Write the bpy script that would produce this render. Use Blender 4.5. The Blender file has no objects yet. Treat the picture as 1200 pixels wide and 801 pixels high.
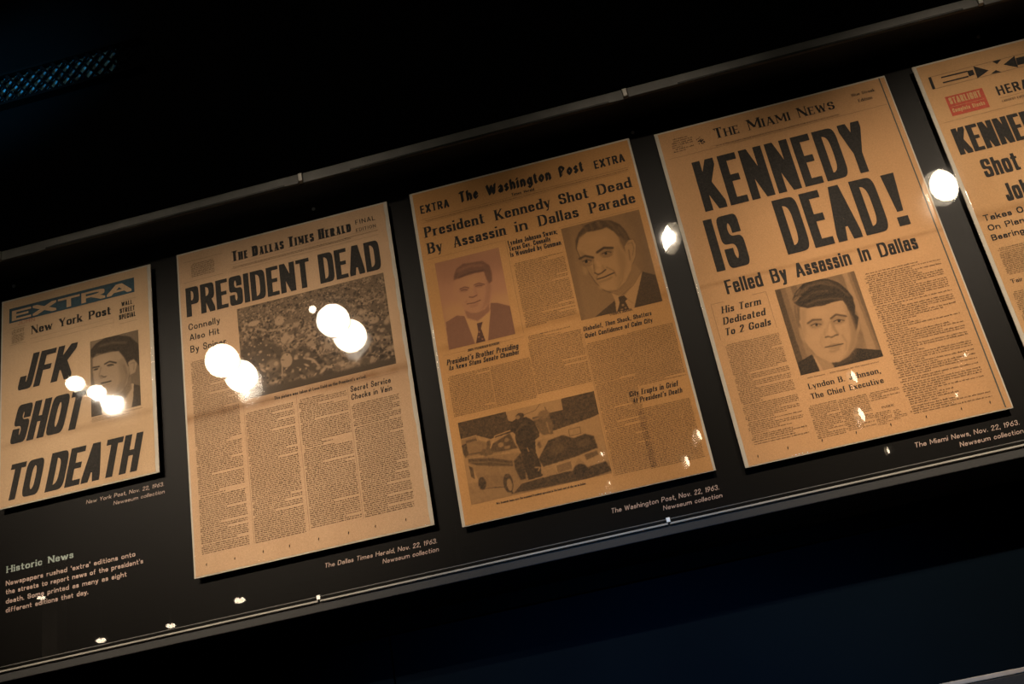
import bpy, math, random
import numpy as np
from mathutils import Vector, Matrix
random.seed(11)
SC = bpy.context.scene
COL = SC.collection

# ------------------------------------------------------------------ camera, light, exposure
cam_data = bpy.data.cameras.new('camera')
cam_data.sensor_width = 36.0
cam_data.lens = 40.0166
cam_data.clip_start = 0.05
cam = bpy.data.objects.new('camera', cam_data)
COL.objects.link(cam)
cam.matrix_world = Matrix([[0.96729034, 0.23312787, 0.10000398, 0.0],
    [0.18695402, -0.38869296, -0.90220063, -1.69148085],
    [-0.17145727, 0.8913861, -0.41956314, 1.6],
    [0.0, 0.0, 0.0, 1.0]])
SC.camera = cam
SC.view_settings.view_transform = 'Standard'
SC.view_settings.look = 'None'
SC.view_settings.gamma = 1.0
SC.view_settings.exposure = 0.0
SC.view_settings.use_curve_mapping = False
world = bpy.data.worlds.new('dark_room'); SC.world = world
world.use_nodes = True
world.node_tree.nodes['Background'].inputs[0].default_value = (0.0, 0.0, 0.0, 1)
world.node_tree.nodes['Background'].inputs[1].default_value = 0.0

WARM = (1.0, 0.81, 0.61)
def look_at(o, target):
    d = Vector(target) - o.location
    o.rotation_euler = d.to_track_quat('-Z', 'Y').to_euler()
def spot(loc, target, power, angle, blend, col=WARM, radius=0.025, name='spot_beam'):
    l = bpy.data.lights.new(name, 'SPOT'); l.energy = power; l.color = col
    l.spot_size = math.radians(angle); l.spot_blend = blend; l.shadow_soft_size = radius
    o = bpy.data.objects.new(name, l); COL.objects.link(o); o.location = loc; look_at(o, target)
    return o
def area(loc, target, power, sx, sy, col, name='area_glow'):
    l = bpy.data.lights.new(name, 'AREA'); l.energy = power; l.color = col; l.shape = 'RECTANGLE'; l.size = sx; l.size_y = sy
    o = bpy.data.objects.new(name, l); COL.objects.link(o); o.location = loc; look_at(o, target)
    return o
# beams of the track lamps that light the case: (lamp position, aim point, watts, cone angle)
BEAMS = [((-2.440, -2.915, 3.925), (-1.02, 0, 2.22), 250, 16),
         ((-1.816, -3.098, 3.930), (-0.76, 0, 2.24), 440, 16),
         ((-1.245, -2.780, 3.930), (-0.40, 0, 2.28), 265, 17),
         (( 0.267, -2.790, 3.935), ( 0.10, 0, 2.27), 240, 18),
         (( 1.465, -2.918, 3.930), ( 0.57, 0, 2.22), 600, 17.5)]
for loc, aim, w, ang in BEAMS:
    spot(loc, aim, w, ang, 1.0)
# added blue spots without fixtures: one tints the lower wall, one the grille
spot((-0.1, -2.6, 1.95), (-0.10, 0.08, 1.50), 150, 30, 1.0, (0.10, 0.45, 1.0), 0.08, 'cool_wash')
spot((-2.3, -1.0, 3.0), (-1.29, 0.0, 3.26), 160.0, 16, 1.0, (0.08, 0.55, 1.0), 0.05, 'blue_beam')

# ------------------------------------------------------------------ materials
def new_mat(name):
    m = bpy.data.materials.new(name); m.use_nodes = True
    return m, m.node_tree, m.node_tree.nodes['Principled BSDF']
def plain(name, col, rough=0.6, metal=0.0, spec=0.5, noise=None, bump=None):
    m, nt, b = new_mat(name)
    b.inputs['Base Color'].default_value = (*col, 1); b.inputs['Roughness'].default_value = rough
    b.inputs['Metallic'].default_value = metal; b.inputs['Specular IOR Level'].default_value = spec
    tc = nt.nodes.new('ShaderNodeTexCoord')
    if noise:
        scale, amt = noise
        n = nt.nodes.new('ShaderNodeTexNoise'); n.inputs['Scale'].default_value = scale; n.inputs['Detail'].default_value = 6
        nt.links.new(tc.outputs['Object'], n.inputs['Vector'])
        r = nt.nodes.new('ShaderNodeMapRange'); r.inputs[3].default_value = 1 - amt; r.inputs[4].default_value = 1 + amt
        r.inputs[1].default_value = .3; r.inputs[2].default_value = .7
        nt.links.new(n.outputs[0], r.inputs[0])
        h = nt.nodes.new('ShaderNodeHueSaturation'); h.inputs['Color'].default_value = (*col, 1)
        nt.links.new(r.outputs[0], h.inputs['Value']); nt.links.new(h.outputs[0], b.inputs['Base Color'])
    if bump:
        scale, st = bump
        n = nt.nodes.new('ShaderNodeTexNoise'); n.inputs['Scale'].default_value = scale; n.inputs['Detail'].default_value = 4
        nt.links.new(tc.outputs['Object'], n.inputs['Vector'])
        bp = nt.nodes.new('ShaderNodeBump'); bp.inputs['Strength'].default_value = st; bp.inputs['Distance'].default_value = .002
        nt.links.new(n.outputs[0], bp.inputs['Height']); nt.links.new(bp.outputs[0], b.inputs['Normal'])
    return m
def clear(name, f0, rough, bumps=None, tint=(1, 1, 1)):
    # a thin clear sheet: what is not reflected goes straight through
    m = bpy.data.materials.new(name); m.use_nodes = True; nt = m.node_tree
    for n in list(nt.nodes): nt.nodes.remove(n)
    out = nt.nodes.new('ShaderNodeOutputMaterial'); mix = nt.nodes.new('ShaderNodeMixShader')
    tr = nt.nodes.new('ShaderNodeBsdfTransparent'); gl = nt.nodes.new('ShaderNodeBsdfGlossy')
    tr.inputs[0].default_value = (*tint, 1); gl.inputs['Roughness'].default_value = rough
    geo = nt.nodes.new('ShaderNodeNewGeometry')
    dot = nt.nodes.new('ShaderNodeVectorMath'); dot.operation = 'DOT_PRODUCT'
    nt.links.new(geo.outputs['Incoming'], dot.inputs[0])
    def M(op, a, b=None):
        n = nt.nodes.new('ShaderNodeMath'); n.operation = op
        for i, v in enumerate((a, b)):
            if v is None: continue
            if isinstance(v, (int, float)): n.inputs[i].default_value = v
            else: nt.links.new(v, n.inputs[i])
        return n.outputs[0]
    if bumps:
        tc = nt.nodes.new('ShaderNodeTexCoord'); h = None
        for scale, st in bumps:
            n = nt.nodes.new('ShaderNodeTexNoise'); n.inputs['Scale'].default_value = scale; n.inputs['Detail'].default_value = 2
            nt.links.new(tc.outputs['Object'], n.inputs['Vector'])
            bp = nt.nodes.new('ShaderNodeBump'); bp.inputs['Strength'].default_value = 1; bp.inputs['Distance'].default_value = st
            nt.links.new(n.outputs[0], bp.inputs['Height'])
            if h: nt.links.new(h, bp.inputs['Normal'])
            h = bp.outputs[0]
        nt.links.new(h, gl.inputs['Normal']); nt.links.new(h, dot.inputs[1])
    else:
        nt.links.new(geo.outputs['Normal'], dot.inputs[1])
    c = M('ABSOLUTE', dot.outputs['Value']); s = M('POWER', M('SUBTRACT', 1.0, c), 5.0)
    f = M('ADD', M('MULTIPLY', s, 1 - f0), f0)
    nt.links.new(f, mix.inputs[0]); nt.links.new(tr.outputs[0], mix.inputs[1]); nt.links.new(gl.outputs[0], mix.inputs[2])
    nt.links.new(mix.outputs[0], out.inputs[0])
    return m
def emit(name, col, s):
    m = bpy.data.materials.new(name); m.use_nodes = True; nt = m.node_tree
    for n in list(nt.nodes): nt.nodes.remove(n)
    out = nt.nodes.new('ShaderNodeOutputMaterial'); e = nt.nodes.new('ShaderNodeEmission')
    e.inputs[0].default_value = (*col, 1); e.inputs[1].default_value = s
    nt.links.new(e.outputs[0], out.inputs[0]); return m
def newsprint(name, base, dark, seed, folds):
    # aged paper: broad stains, fine fibre, browned folds (z of each fold in metres)
    m, nt, b = new_mat(name); N = nt.nodes.new; K = nt.links.new
    tc = N('ShaderNodeTexCoord')
    def noise(scale, det, off):
        mp = N('ShaderNodeMapping'); mp.inputs['Location'].default_value = (off, seed, off * 2); K(tc.outputs['Object'], mp.inputs[0])
        n = N('ShaderNodeTexNoise'); n.inputs['Scale'].default_value = scale; n.inputs['Detail'].default_value = det
        K(mp.outputs[0], n.inputs['Vector']); return n.outputs[0]
    r1 = N('ShaderNodeMapRange'); r1.inputs[1].default_value = .35; r1.inputs[2].default_value = .68; K(noise(7, 5, 1), r1.inputs[0])
    m1 = N('ShaderNodeMix'); m1.data_type = 'RGBA'; m1.inputs[6].default_value = (*base, 1); m1.inputs[7].default_value = (*dark, 1)
    f1 = N('ShaderNodeMath'); f1.operation = 'MULTIPLY'; f1.inputs[1].default_value = .45; K(r1.outputs[0], f1.inputs[0]); K(f1.outputs[0], m1.inputs[0])
    r2 = N('ShaderNodeMapRange'); r2.inputs[1].default_value = .3; r2.inputs[2].default_value = .7; r2.inputs[3].default_value = .9; r2.inputs[4].default_value = 1.08; K(noise(420, 3, 5), r2.inputs[0])
    hv = N('ShaderNodeHueSaturation'); K(m1.outputs[2], hv.inputs['Color']); K(r2.outputs[0], hv.inputs['Value'])
    last = hv.outputs[0]
    sep = N('ShaderNodeSeparateXYZ'); K(tc.outputs['Object'], sep.inputs[0])
    hgt = noise(22, 4, 9)
    for zf, wf, amt in folds:
        s = N('ShaderNodeMath'); s.operation = 'SUBTRACT'; K(sep.outputs[2], s.inputs[0]); s.inputs[1].default_value = zf
        a = N('ShaderNodeMath'); a.operation = 'ABSOLUTE'; K(s.outputs[0], a.inputs[0])
        r = N('ShaderNodeMapRange'); r.inputs[1].default_value = 0; r.inputs[2].default_value = wf; r.inputs[3].default_value = amt; r.inputs[4].default_value = 0; K(a.outputs[0], r.inputs[0])
        mm_ = N('ShaderNodeMath'); mm_.operation = 'MULTIPLY'; K(r.outputs[0], mm_.inputs[0]); K(noise(30, 4, 3), mm_.inputs[1])
        mx = N('ShaderNodeMix'); mx.data_type = 'RGBA'; mx.inputs[7].default_value = (dark[0]*.5, dark[1]*.42, dark[2]*.35, 1); K(mm_.outputs[0], mx.inputs[0]); K(last, mx.inputs[6]); last = mx.outputs[2]
    K(last, b.inputs['Base Color']); b.inputs['Roughness'].default_value = .85; b.inputs['Specular IOR Level'].default_value = .04
    bp = N('ShaderNodeBump'); bp.inputs['Strength'].default_value = .35; bp.inputs['Distance'].default_value = .0015; K(hgt, bp.inputs['Height']); K(bp.outputs[0], b.inputs['Normal'])
    return m

MAT = dict(
    wall=plain('wall_paint_dark', (.002, .002, .0022), .9, noise=(3, .3), spec=.02),
    blue_wall=plain('wall_paint_navy', (.0016, .0042, .0075), .8, noise=(2, .25), bump=(60, .2), spec=.02),
    floor=plain('floor_carpet', (.02, .02, .022), .95, noise=(80, .4), spec=.1),
    ceiling=plain('ceiling_black', (.006, .006, .006), .9, spec=.1),
    case=plain('case_enamel', (.013, .014, .015), .6, noise=(8, .2), bump=(300, .15), spec=.35),
    board=plain('board_black', (.0035, .0031, .0026), .36, noise=(5, .12), bump=(500, .06), spec=.035),
    rail=plain('rail_satin', (.075, .075, .07), .5, .2, noise=(20, .25)),
    bead=plain('bead_polished', (.06, .06, .055), .18, .6),
    lip=plain('acrylic_lip', (.30, .29, .26), .3, .2, noise=(30, .2)),
    steel=plain('clip_steel', (.55, .54, .52), .35, .9),
    backing=plain('backing_board', (.50, .455, .38), .75, noise=(30, .06)),
    spacer=plain('spacer_black', (.02, .02, .02), .6),
    ink=plain('ink', (.026, .023, .020), .75, noise=(300, .35), spec=.2),
    body=plain('ink_small', (.060, .043, .030), .8, spec=.1),
    rule=plain('ink_rule', (.12, .09, .06), .8, spec=.1),
    red_pen=plain('ink_red_pen', (.30, .06, .03), .7),
    red_ink=plain('ink_red', (.42, .055, .022), .75, noise=(200, .2)),
    blue_rule=plain('ink_teal', (.055, .06, .05), .75),
    banner_blue=plain('ink_blue', (.022, .062, .085), .75, noise=(150, .25)),
    caption_ink=plain('caption_print', (.52, .38, .32), .7),
    heading_ink=plain('heading_print', (.33, .40, .36), .7),
    glass=clear('case_glass', .040, .012),
    film=clear('clear_film', .013, .03, [(7, .0008)]),
    lamp=emit('lamp_lens', (1.0, .86, .66), 34),
    lamp_dim=emit('lamp_lens_far', (1.0, .80, .56), 20),
    housing=plain('lamp_housing', (.03, .03, .03), .4),
    rim=plain('lamp_rim', (.22, .20, .16), .5),
    lattice=plain('grille_black', (.003, .003, .003), .8, spec=.02),
    grille=plain('grille_backing', (.05, .20, .27), .6, noise=(40, .9)),
    edge=plain('panel_edge', (.42, .36, .30), .5, noise=(40, .15)),
)
PAPER = {
    'a': ((.58, .405, .25), (.47, .305, .165), [(2.42, .010, .5)]),
    'b': ((.56, .375, .23), (.46, .28, .155), [(2.388, .012, 1.2), (2.395, .045, .5)]),
    'c': ((.56, .295, .115), (.46, .23, .08), [(2.405, .01, .5)]),
    'd': ((.56, .32, .155), (.46, .26, .12), [(2.402, .006, .7)]),
    'e': ((.57, .345, .17), (.45, .25, .11), [(2.41, .014, .9)]),
}
for i, (k, (b_, d_, f_)) in enumerate(PAPER.items()):
    MAT['paper_' + k] = newsprint('newsprint_' + k, b_, d_, 3.7 * i, f_)

# ------------------------------------------------------------------ mesh helpers
def obj(name, verts, faces, mat, parent=None, smooth=False):
    me = bpy.data.meshes.new(name); me.from_pydata(verts, [], faces); me.update()
    if smooth:
        for p in me.polygons: p.use_smooth = True
    if mat is not None: me.materials.append(mat)
    o = bpy.data.objects.new(name, me); COL.objects.link(o)
    if parent: o.parent = parent
    return o
def boxv(x0, x1, y0, y1, z0, z1):
    v = [(x, y, z) for z in (z0, z1) for y in (y0, y1) for x in (x0, x1)]
    f = [(0, 2, 3, 1), (4, 5, 7, 6), (0, 1, 5, 4), (2, 6, 7, 3), (0, 4, 6, 2), (1, 3, 7, 5)]
    return v, f
class Mesh:
    def __init__(s): s.v = []; s.f = []
    def add(s, v, f):
        n = len(s.v); s.v += list(v); s.f += [tuple(i + n for i in q) for q in f]
    def box(s, *a): s.add(*boxv(*a)); return s
    def cyl(s, p0, p1, r0, r1=None, n=16):
        r1 = r0 if r1 is None else r1
        p0, p1 = Vector(p0), Vector(p1); d = (p1 - p0).normalized(); a = d.orthogonal().normalized(); b = d.cross(a)
        v = []
        for p, r in ((p0, r0), (p1, r1)):
            v += [tuple(p + (a * math.cos(2*math.pi*k/n) + b * math.sin(2*math.pi*k/n)) * r) for k in range(n)]
        f = [(k, (k+1) % n, n + (k+1) % n, n + k) for k in range(n)] + [tuple(range(n-1, -1, -1)), tuple(range(n, 2*n))]
        s.add(v, f); return s
    def build(s, name, mat, parent=None, bevel=0, smooth=False):
        o = obj(name, s.v, s.f, mat, parent, smooth)
        if bevel:
            m = o.modifiers.new('bevel', 'BEVEL'); m.width = bevel; m.segments = 2
        return o
def thing(name, label, cat, loc=(0, 0, 0), group=None):
    o = bpy.data.objects.new(name, None); COL.objects.link(o); o.location = loc
    o.empty_display_size = .05
    o['label'] = label; o['category'] = cat
    if group: o['group'] = group
    return o
def struct(o): o['kind'] = 'structure'; return o
def keep(o, parent):            # parent without moving what was built in world coordinates
    o.parent = parent; o.matrix_parent_inverse = Matrix.Translation(parent.location).inverted(); return o

# ------------------------------------------------------------------ lettering: skeleton alphabet swept with a pen nib
# M move, L line, h quarter curve leaving horizontally, v quarter curve leaving vertically; y: 0 baseline, .68 x-height, 1 cap height
GL = {
 'A': (1.05, 'M 0 0 L .46 1;M .54 1 L 1 0;M .16 .28 L .84 .28'),
 'B': (1.0, 'M 0 0 L 0 1;M 0 1 L .45 1 h .95 .77 v .45 .53 L 0 .53;M .45 .53 h 1 .27 v .45 0 L 0 0'),
 'C': (1.0, 'M 1 .68 v .5 1 h 0 .62 L 0 .38 v .5 0 h 1 .32'),
 'D': (1.05, 'M 0 0 L 0 1;M 0 1 L .4 1 h 1 .6 L 1 .4 v .4 0 L 0 0'),
 'E': (.85, 'M 0 0 L 0 1;M 0 1 L 1 1;M 0 .52 L .82 .52;M 0 0 L 1 0'),
 'F': (.82, 'M 0 0 L 0 1;M 0 1 L 1 1;M 0 .5 L .82 .5'),
 'G': (1.05, 'M 1 .7 v .5 1 h 0 .62 L 0 .38 v .5 0 h 1 .32 L 1 .45 L .6 .45'),
 'H': (1.05, 'M 0 0 L 0 1;M 1 0 L 1 1;M 0 .52 L 1 .52'),
 'I': (0, 'M .5 0 L .5 1'),
 'J': (.75, 'M 1 1 L 1 .28 v .5 0 h 0 .28'),
 'K': (1.05, 'M 0 0 L 0 1;M .95 1 L .06 .36;M .32 .56 L 1 0'),
 'L': (.82, 'M 0 1 L 0 0;M 0 0 L 1 0'),
 'M': (1.3, 'M 0 0 L 0 1;M 0.02 1 L .5 .2;M .5 .2 L .98 1;M 1 1 L 1 0'),
 'N': (1.08, 'M 0 0 L 0 1;M 0 1 L 1 0;M 1 0 L 1 1'),
 'O': (1.08, 'M .5 1 h 1 .6 L 1 .4 v .5 0 h 0 .4 L 0 .6 v .5 1'),
 'P': (.95, 'M 0 0 L 0 1;M 0 1 L .45 1 h 1 .74 v .45 .46 L 0 .46'),
 'Q': (1.08, 'M .5 1 h 1 .6 L 1 .4 v .5 0 h 0 .4 L 0 .6 v .5 1;M .6 .25 L 1 -.05'),
 'R': (1.02, 'M 0 0 L 0 1;M 0 1 L .45 1 h .97 .76 v .45 .5 L 0 .5;M .5 .5 L 1 0'),
 'S': (.95, 'M .96 .74 v .5 1 h 0 .75 v .5 .52 h 1 .26 v .5 0 h .02 .27'),
 'T': (.95, 'M .5 0 L .5 1;M 0 1 L 1 1'),
 'U': (1.03, 'M 0 1 L 0 .35 v .5 0 h 1 .35 L 1 1'),
 'V': (1.02, 'M 0 1 L .46 0;M .54 0 L 1 1'),
 'W': (1.5, 'M 0 1 L .25 0;M .25 0 L .5 .9;M .5 .9 L .75 0;M .75 0 L 1 1'),
 'X': (1.02, 'M 0 1 L 1 0;M 0 0 L 1 1'),
 'Y': (1.02, 'M 0 1 L .5 .45;M 1 1 L .5 .45;M .5 .45 L .5 0'),
 'Z': (.95, 'M 0 1 L 1 1;M 1 1 L 0 0;M 0 0 L 1 0'),
 'a': (.8, 'M .1 .52 v .5 .68 h 1 .48 L 1 0;M 1 .4 L .5 .4 h 0 .2 v .45 0 h 1 .2'),
 'b': (.86, 'M 0 1 L 0 0;M 0 .42 v .5 .68 h 1 .4 L 1 .28 v .5 0 h 0 .26'),
 'c': (.76, 'M .98 .48 v .5 .68 h 0 .4 L 0 .28 v .5 0 h .98 .2'),
 'd': (.86, 'M 1 1 L 1 0;M 1 .42 v .5 .68 h 0 .4 L 0 .28 v .5 0 h 1 .26'),
 'e': (.8, 'M .02 .36 L 1 .36 v .5 .68 h 0 .4 L 0 .28 v .5 0 h .98 .18'),
 'f': (.6, 'M .35 0 L .35 .78 v .8 1 L 1 1;M 0 .64 L .95 .64'),
 'g': (.86, 'M 1 .66 L 1 -.08 v .5 -.28 h .05 -.14;M 1 .42 v .5 .68 h 0 .4 L 0 .3 v .5 .02 h 1 .26'),
 'h': (.84, 'M 0 0 L 0 1;M 0 .42 v .55 .68 h 1 .44 L 1 0'),
 'i': (0, 'M .5 0 L .5 .68;M .5 .9 L .5 .97'),
 'j': (.3, 'M 1 .68 L 1 -.1 v .2 -.28;M 1 .9 L 1 .97'),
 'k': (.84, 'M 0 0 L 0 1;M .95 .68 L .05 .24;M .34 .42 L 1 0'),
 'l': (0, 'M .5 0 L .5 1'),
 'm': (1.35, 'M 0 0 L 0 .68;M 0 .46 v .28 .68 h .5 .46 L .5 0;M .5 .46 v .78 .68 h 1 .46 L 1 0'),
 'n': (.84, 'M 0 0 L 0 .68;M 0 .42 v .55 .68 h 1 .44 L 1 0'),
 'o': (.86, 'M .5 .68 h 1 .4 L 1 .28 v .5 0 h 0 .28 L 0 .4 v .5 .68'),
 'p': (.86, 'M 0 .68 L 0 -.28;M 0 .42 v .5 .68 h 1 .4 L 1 .28 v .5 0 h 0 .26'),
 'q': (.86, 'M 1 .68 L 1 -.28;M 1 .42 v .5 .68 h 0 .4 L 0 .28 v .5 0 h 1 .26'),
 'r': (.62, 'M 0 0 L 0 .68;M 0 .4 v .8 .68 L 1 .66'),
 's': (.72, 'M .94 .52 v .5 .68 h .03 .52 v .5 .36 h 1 .18 v .5 0 h .03 .17'),
 't': (.62, 'M .35 .92 L .35 .2 v .8 0 L 1 .02;M 0 .66 L 1 .66'),
 'u': (.84, 'M 0 .68 L 0 .24 v .5 0 h 1 .24;M 1 .68 L 1 0'),
 'v': (.82, 'M 0 .68 L .46 0;M .54 0 L 1 .68'),
 'w': (1.25, 'M 0 .68 L .26 0;M .26 0 L .5 .62;M .5 .62 L .74 0;M .74 0 L 1 .68'),
 'x': (.8, 'M 0 .68 L 1 0;M 0 0 L 1 .68'),
 'y': (.82, 'M 0 .68 L .5 .02;M 1 .68 L .42 -.22 L .1 -.28'),
 'z': (.76, 'M 0 .68 L 1 .68;M 1 .68 L 0 0;M 0 0 L 1 0'),
 '1': (.35, 'M 0 .8 L .9 1;M .9 1 L .9 0'),
 '2': (.85, 'M .03 .72 v .5 1 h 1 .72 L 0 0;M 0 0 L 1 0'),
 '3': (.85, 'M .03 .76 v .5 1 h .95 .76 v .5 .54 h 1 .27 v .5 0 h 0 .24'),
 '5': (.85, 'M .95 1 L .1 1 L .05 .55 L .5 .6 h 1 .3 v .5 0 h 0 .2'),
 '6': (.88, 'M .85 1 L .08 .5;M .5 .6 h 1 .3 v .5 0 h 0 .3 v .5 .6'),
 '9': (.88, 'M .15 0 L .92 .5;M .5 1 h 1 .7 v .5 .4 h 0 .7 v .5 1'),
 '.': (0, 'M .5 0 L .5 .06'), ',': (.05, 'M .6 .06 L .2 -.14'), "'": (0, 'M .5 .8 L .5 1'),
 ';': (.05, 'M .6 .06 L .2 -.14;M .6 .5 L .6 .56'), '’': (.05, 'M .8 1 L .3 .78'), '“': (.3, 'M .1 .76 L .3 1;M .75 .76 L .95 1'), '”': (.3, 'M .3 1 L .1 .76;M .95 1 L .75 .76'),
}
# per style: nib width, nib height (of cap height), glyph width, x-height, serif, curve exponent, nib angle, gap, space
ST = {
 'goth':  (.185, .15, .50, .74, 0, 3.2, 0, .050, .12), 'goth2': (.17, .13, .40, .74, 0, 3.4, 0, .045, .2),
 'goth3': (.20, .135, .50, .74, 0, 3.4, 0, .085, .3), 'goth4': (.16, .12, .40, .78, 0, 3.0, 0, .05, .30),
 'gothm': (.18, .15, .42, .72, 0, 2.6, 0, .10, .3), 'wide': (.42, .2, 1.5, .7, 0, 2.6, 0, .10, .3),
 'pen':   (.08, .08, .5, .68, 0, 2.0, 0, .2, .3), 'fat': (.22, .10, .55, .68, 1, 2.2, 0, .05, .38),
 'romc':  (.25, .085, .42, .7, 1, 2.4, 0, .08, .16), 'rom': (.20, .075, .62, .68, 1, 2.1, 0, .10, .3),
 'sansl': (.15, .15, .62, .66, 0, 2.0, 0, .2, .3), 'sansb': (.145, .145, .60, .64, 0, 2.0, 0, .12, .34),
 'sansb2': (.17, .15, .62, .66, 0, 2.0, 0, .10, .34),
 'cap':   (.12, .12, .62, .64, 0, 2.0, 0, .12, .32), 'capb': (.15, .14, .62, .66, 0, 2.0, 0, .12, .36),
 'slab':  (.2, .11, .6, .68, 2, 2.1, 0, .1, .36),
 'didone': (.20, .072, .60, .66, 1, 2.1, 0, .10, .36), 'didb': (.18, .08, .52, .68, 1, 2.1, 0, .08, .3),
 'black': (.24, .085, .50, .72, 0, 1.25, 42, .06, .42),
}
def strokes(g, n, seg):
    out = []
    for part in g.split(';'):
        tk = part.split(); pts = []; i = 0; kinds = []
        while i < len(tk):
            c, x, y = tk[i], float(tk[i+1]), float(tk[i+2]); i += 3
            if c == 'M': pts = [(x, y)]
            elif c == 'L': pts.append((x, y))
            else:
                x0, y0 = pts[-1]
                for k in range(1, seg + 1):
                    a = math.pi / 2 * k / seg; s = math.sin(a) ** (2 / n); q = math.cos(a) ** (2 / n) if k < seg else 0.0
                    if c == 'h': pts.append((x0 + (x - x0) * s, y + (y0 - y) * q))
                    else: pts.append((x + (x0 - x) * q, y0 + (y - y0) * s))
        out.append(pts)
    return out
def hull(P):
    P = sorted(set((round(x, 6), round(y, 6)) for x, y in P))
    if len(P) < 3: return P
    def half(Q):
        r = []
        for p in Q:
            while len(r) > 1 and (r[-1][0]-r[-2][0])*(p[1]-r[-2][1]) - (r[-1][1]-r[-2][1])*(p[0]-r[-2][0]) <= 1e-12: r.pop()
            r.append(p)
        return r
    a = half(P); b = half(P[::-1]); return a[:-1] + b[:-1]
def layout(s, st, width, h):
    bw, bh, W, xh, serif, n, ang, gap, space = ST[st]
    items = []; sc = '|' in s
    if sc:
        s = s.replace('|', ''); out = []
        for w in s.split(' '):
            if w: out.append((w[0].upper(), 1.0)); out += [(c.upper(), .78) for c in w[1:]]
            out.append((' ', 1.0))
        chars = out[:-1]
    else: chars = [(c, 1.0) for c in s]
    flex = fixed = 0.0
    for i, (c, k) in enumerate(chars):
        if c == ' ': flex += space
        elif c == '!': fixed += bw * 1.1
        else:
            w, _ = GL.get(c, GL['o']); fixed += bw * k; flex += max(0, (w * W - bw * .9)) * k if w > 0 else 0
        if i < len(chars) - 1: flex += gap
    total = width / h
    f = (total - fixed) / flex if flex > 0 else 1
    nibk = 1.0
    if f < .55:                                   # too tight: thin the nib as well
        nibk = max(.5, total / (fixed + flex)); f = (total - fixed * nibk) / flex
    x = 0.0; res = []
    for c, k in chars:
        if c == ' ': x += (space + gap) * f; continue
        w, g = GL.get(c, GL['o']) if c != '!' else (0, None)
        gw = (max(0, w * W - bw * .9) * f * k if w > 0 else 0) + bw * k * nibk * (1.1 if c == '!' else 1)
        res.append((c, g, x, gw, k)); x += gw + gap * f
    return res, bw * nibk
def letters(s, st, x0, x1, z, h, slant, seg=None):
    """convex pieces, in millimetres, of one line of lettering"""
    _, bh, W, xh, serif, n, ang, gap, space = ST[st]
    if seg is None: seg = 7 if h > 20 else (4 if h > 8 else 3)
    res, bw = layout(s, st, x1 - x0, h)
    polys = []
    for c, g, gx, gw, k in res:
        if c == '!':
            polys.append([(gx + bw*.3, .27), (gx + bw*.8, .27), (gx + bw*1.1, 1), (gx, 1)])
            polys.append([(gx + bw*.1, 0), (gx + bw, 0), (gx + bw, .17), (gx + bw*.1, .17)]); continue
        b = bw * k; hh = bh / 2
        low = c.islower()
        def mp(p):
            X = gx + b/2 + p[0] * (gw - b); y = p[1]
            ys = (-.28, 0, .68, 1) if low else (-.28, 0, 1, 1.3)
            yo = (-.28 + hh, hh, xh - hh, 1 - hh) if low else (-.28, hh, 1 - hh, 1.3)
            for j in range(3):
                if y <= ys[j+1] or j == 2:
                    Y = yo[j] + (y - ys[j]) / (ys[j+1] - ys[j]) * (yo[j+1] - yo[j]); break
            return (X, Y * k)
        if ang:
            a = math.radians(ang); ca, sa = math.cos(a), math.sin(a)
            nib = [(ca*sx*b/2 - sa*sy*bh/2, sa*sx*b/2 + ca*sy*bh/2) for sx, sy in ((-1,-1),(1,-1),(1,1),(-1,1))]
        elif st in ('pen', 'sansl', 'sansb', 'cap'):
            nib = [(b/2*math.cos(q*math.pi/3), bh/2*math.sin(q*math.pi/3)) for q in range(6)]
        else: nib = [(-b/2, -bh/2*k), (b/2, -bh/2*k), (b/2, bh/2*k), (-b/2, bh/2*k)]
        sts = strokes(g, n, seg)
        thin_idx = {'A': (0,), 'V': (1,), 'M': (0, 2), 'N': (0, 2), 'W': (1, 3), 'X': (1,), 'U': (), 'Y': (1,), 'K': (1,), 'k': (1,), 'v': (1,), 'w': (1, 3), 'x': (1,), 'y': (1,), 'Z': (0, 2), 'z': (0, 2)}.get(c, ()) if serif == 1 else ()
        for si, pts in enumerate(sts):
            q = [mp(p) for p in pts]
            nb = [(u * .38, v) for u, v in nib] if si in thin_idx else nib
            for p0, p1 in zip(q, q[1:]):
                polys.append(hull([(p0[0]+u, p0[1]+v) for u, v in nb] + [(p1[0]+u, p1[1]+v) for u, v in nb]))
            if serif and len(pts) >= 2:
                sh = .035 if serif == 1 else .10
                for (pe, pn), (re, rn) in (((q[0], q[1]), (pts[0], pts[1])), ((q[-1], q[-2]), (pts[-1], pts[-2]))):
                    if abs(pe[1]-pn[1]) > abs(pe[0]-pn[0]) * .8 and (re[1] in (0, 1, .68, -.28)) and abs(pe[1]-pn[1]) > .1:
                        w2 = b * (.95 if serif == 1 else .8); bot = rn[1] > re[1]
                        l, r = (w2, w2) if (bot or not low) else (w2, b*.4)
                        if c in 'NMVWXYAKkvwxyZz' and si in thin_idx: l = r = w2 * .62
                        yb = pe[1] - hh if bot else pe[1] + hh - sh
                        polys.append([(pe[0]-l, yb), (pe[0]+r, yb), (pe[0]+r, yb+sh), (pe[0]-l, yb+sh)])
                    elif abs(pe[0]-pn[0]) > abs(pe[1]-pn[1]) and c in 'EFLTZz' and len(pts) == 2 and re[0] in (0, 1) and not (c in 'EFL' and re[0] == 0):
                        up = re[1] < .3; y0 = pe[1] - hh if up else pe[1] + hh - .2
                        polys.append([(pe[0]-b*.1, y0), (pe[0]+b*.25, y0), (pe[0]+b*.25, y0+.2), (pe[0]-b*.1, y0+.2)])
        if ang and c.isupper():       # ornament hairline of a blackletter capital
            xm = gx + gw * .48; polys.append([(xm, .12), (xm + .035, .12), (xm + .035, .9), (xm, .9)])
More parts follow.
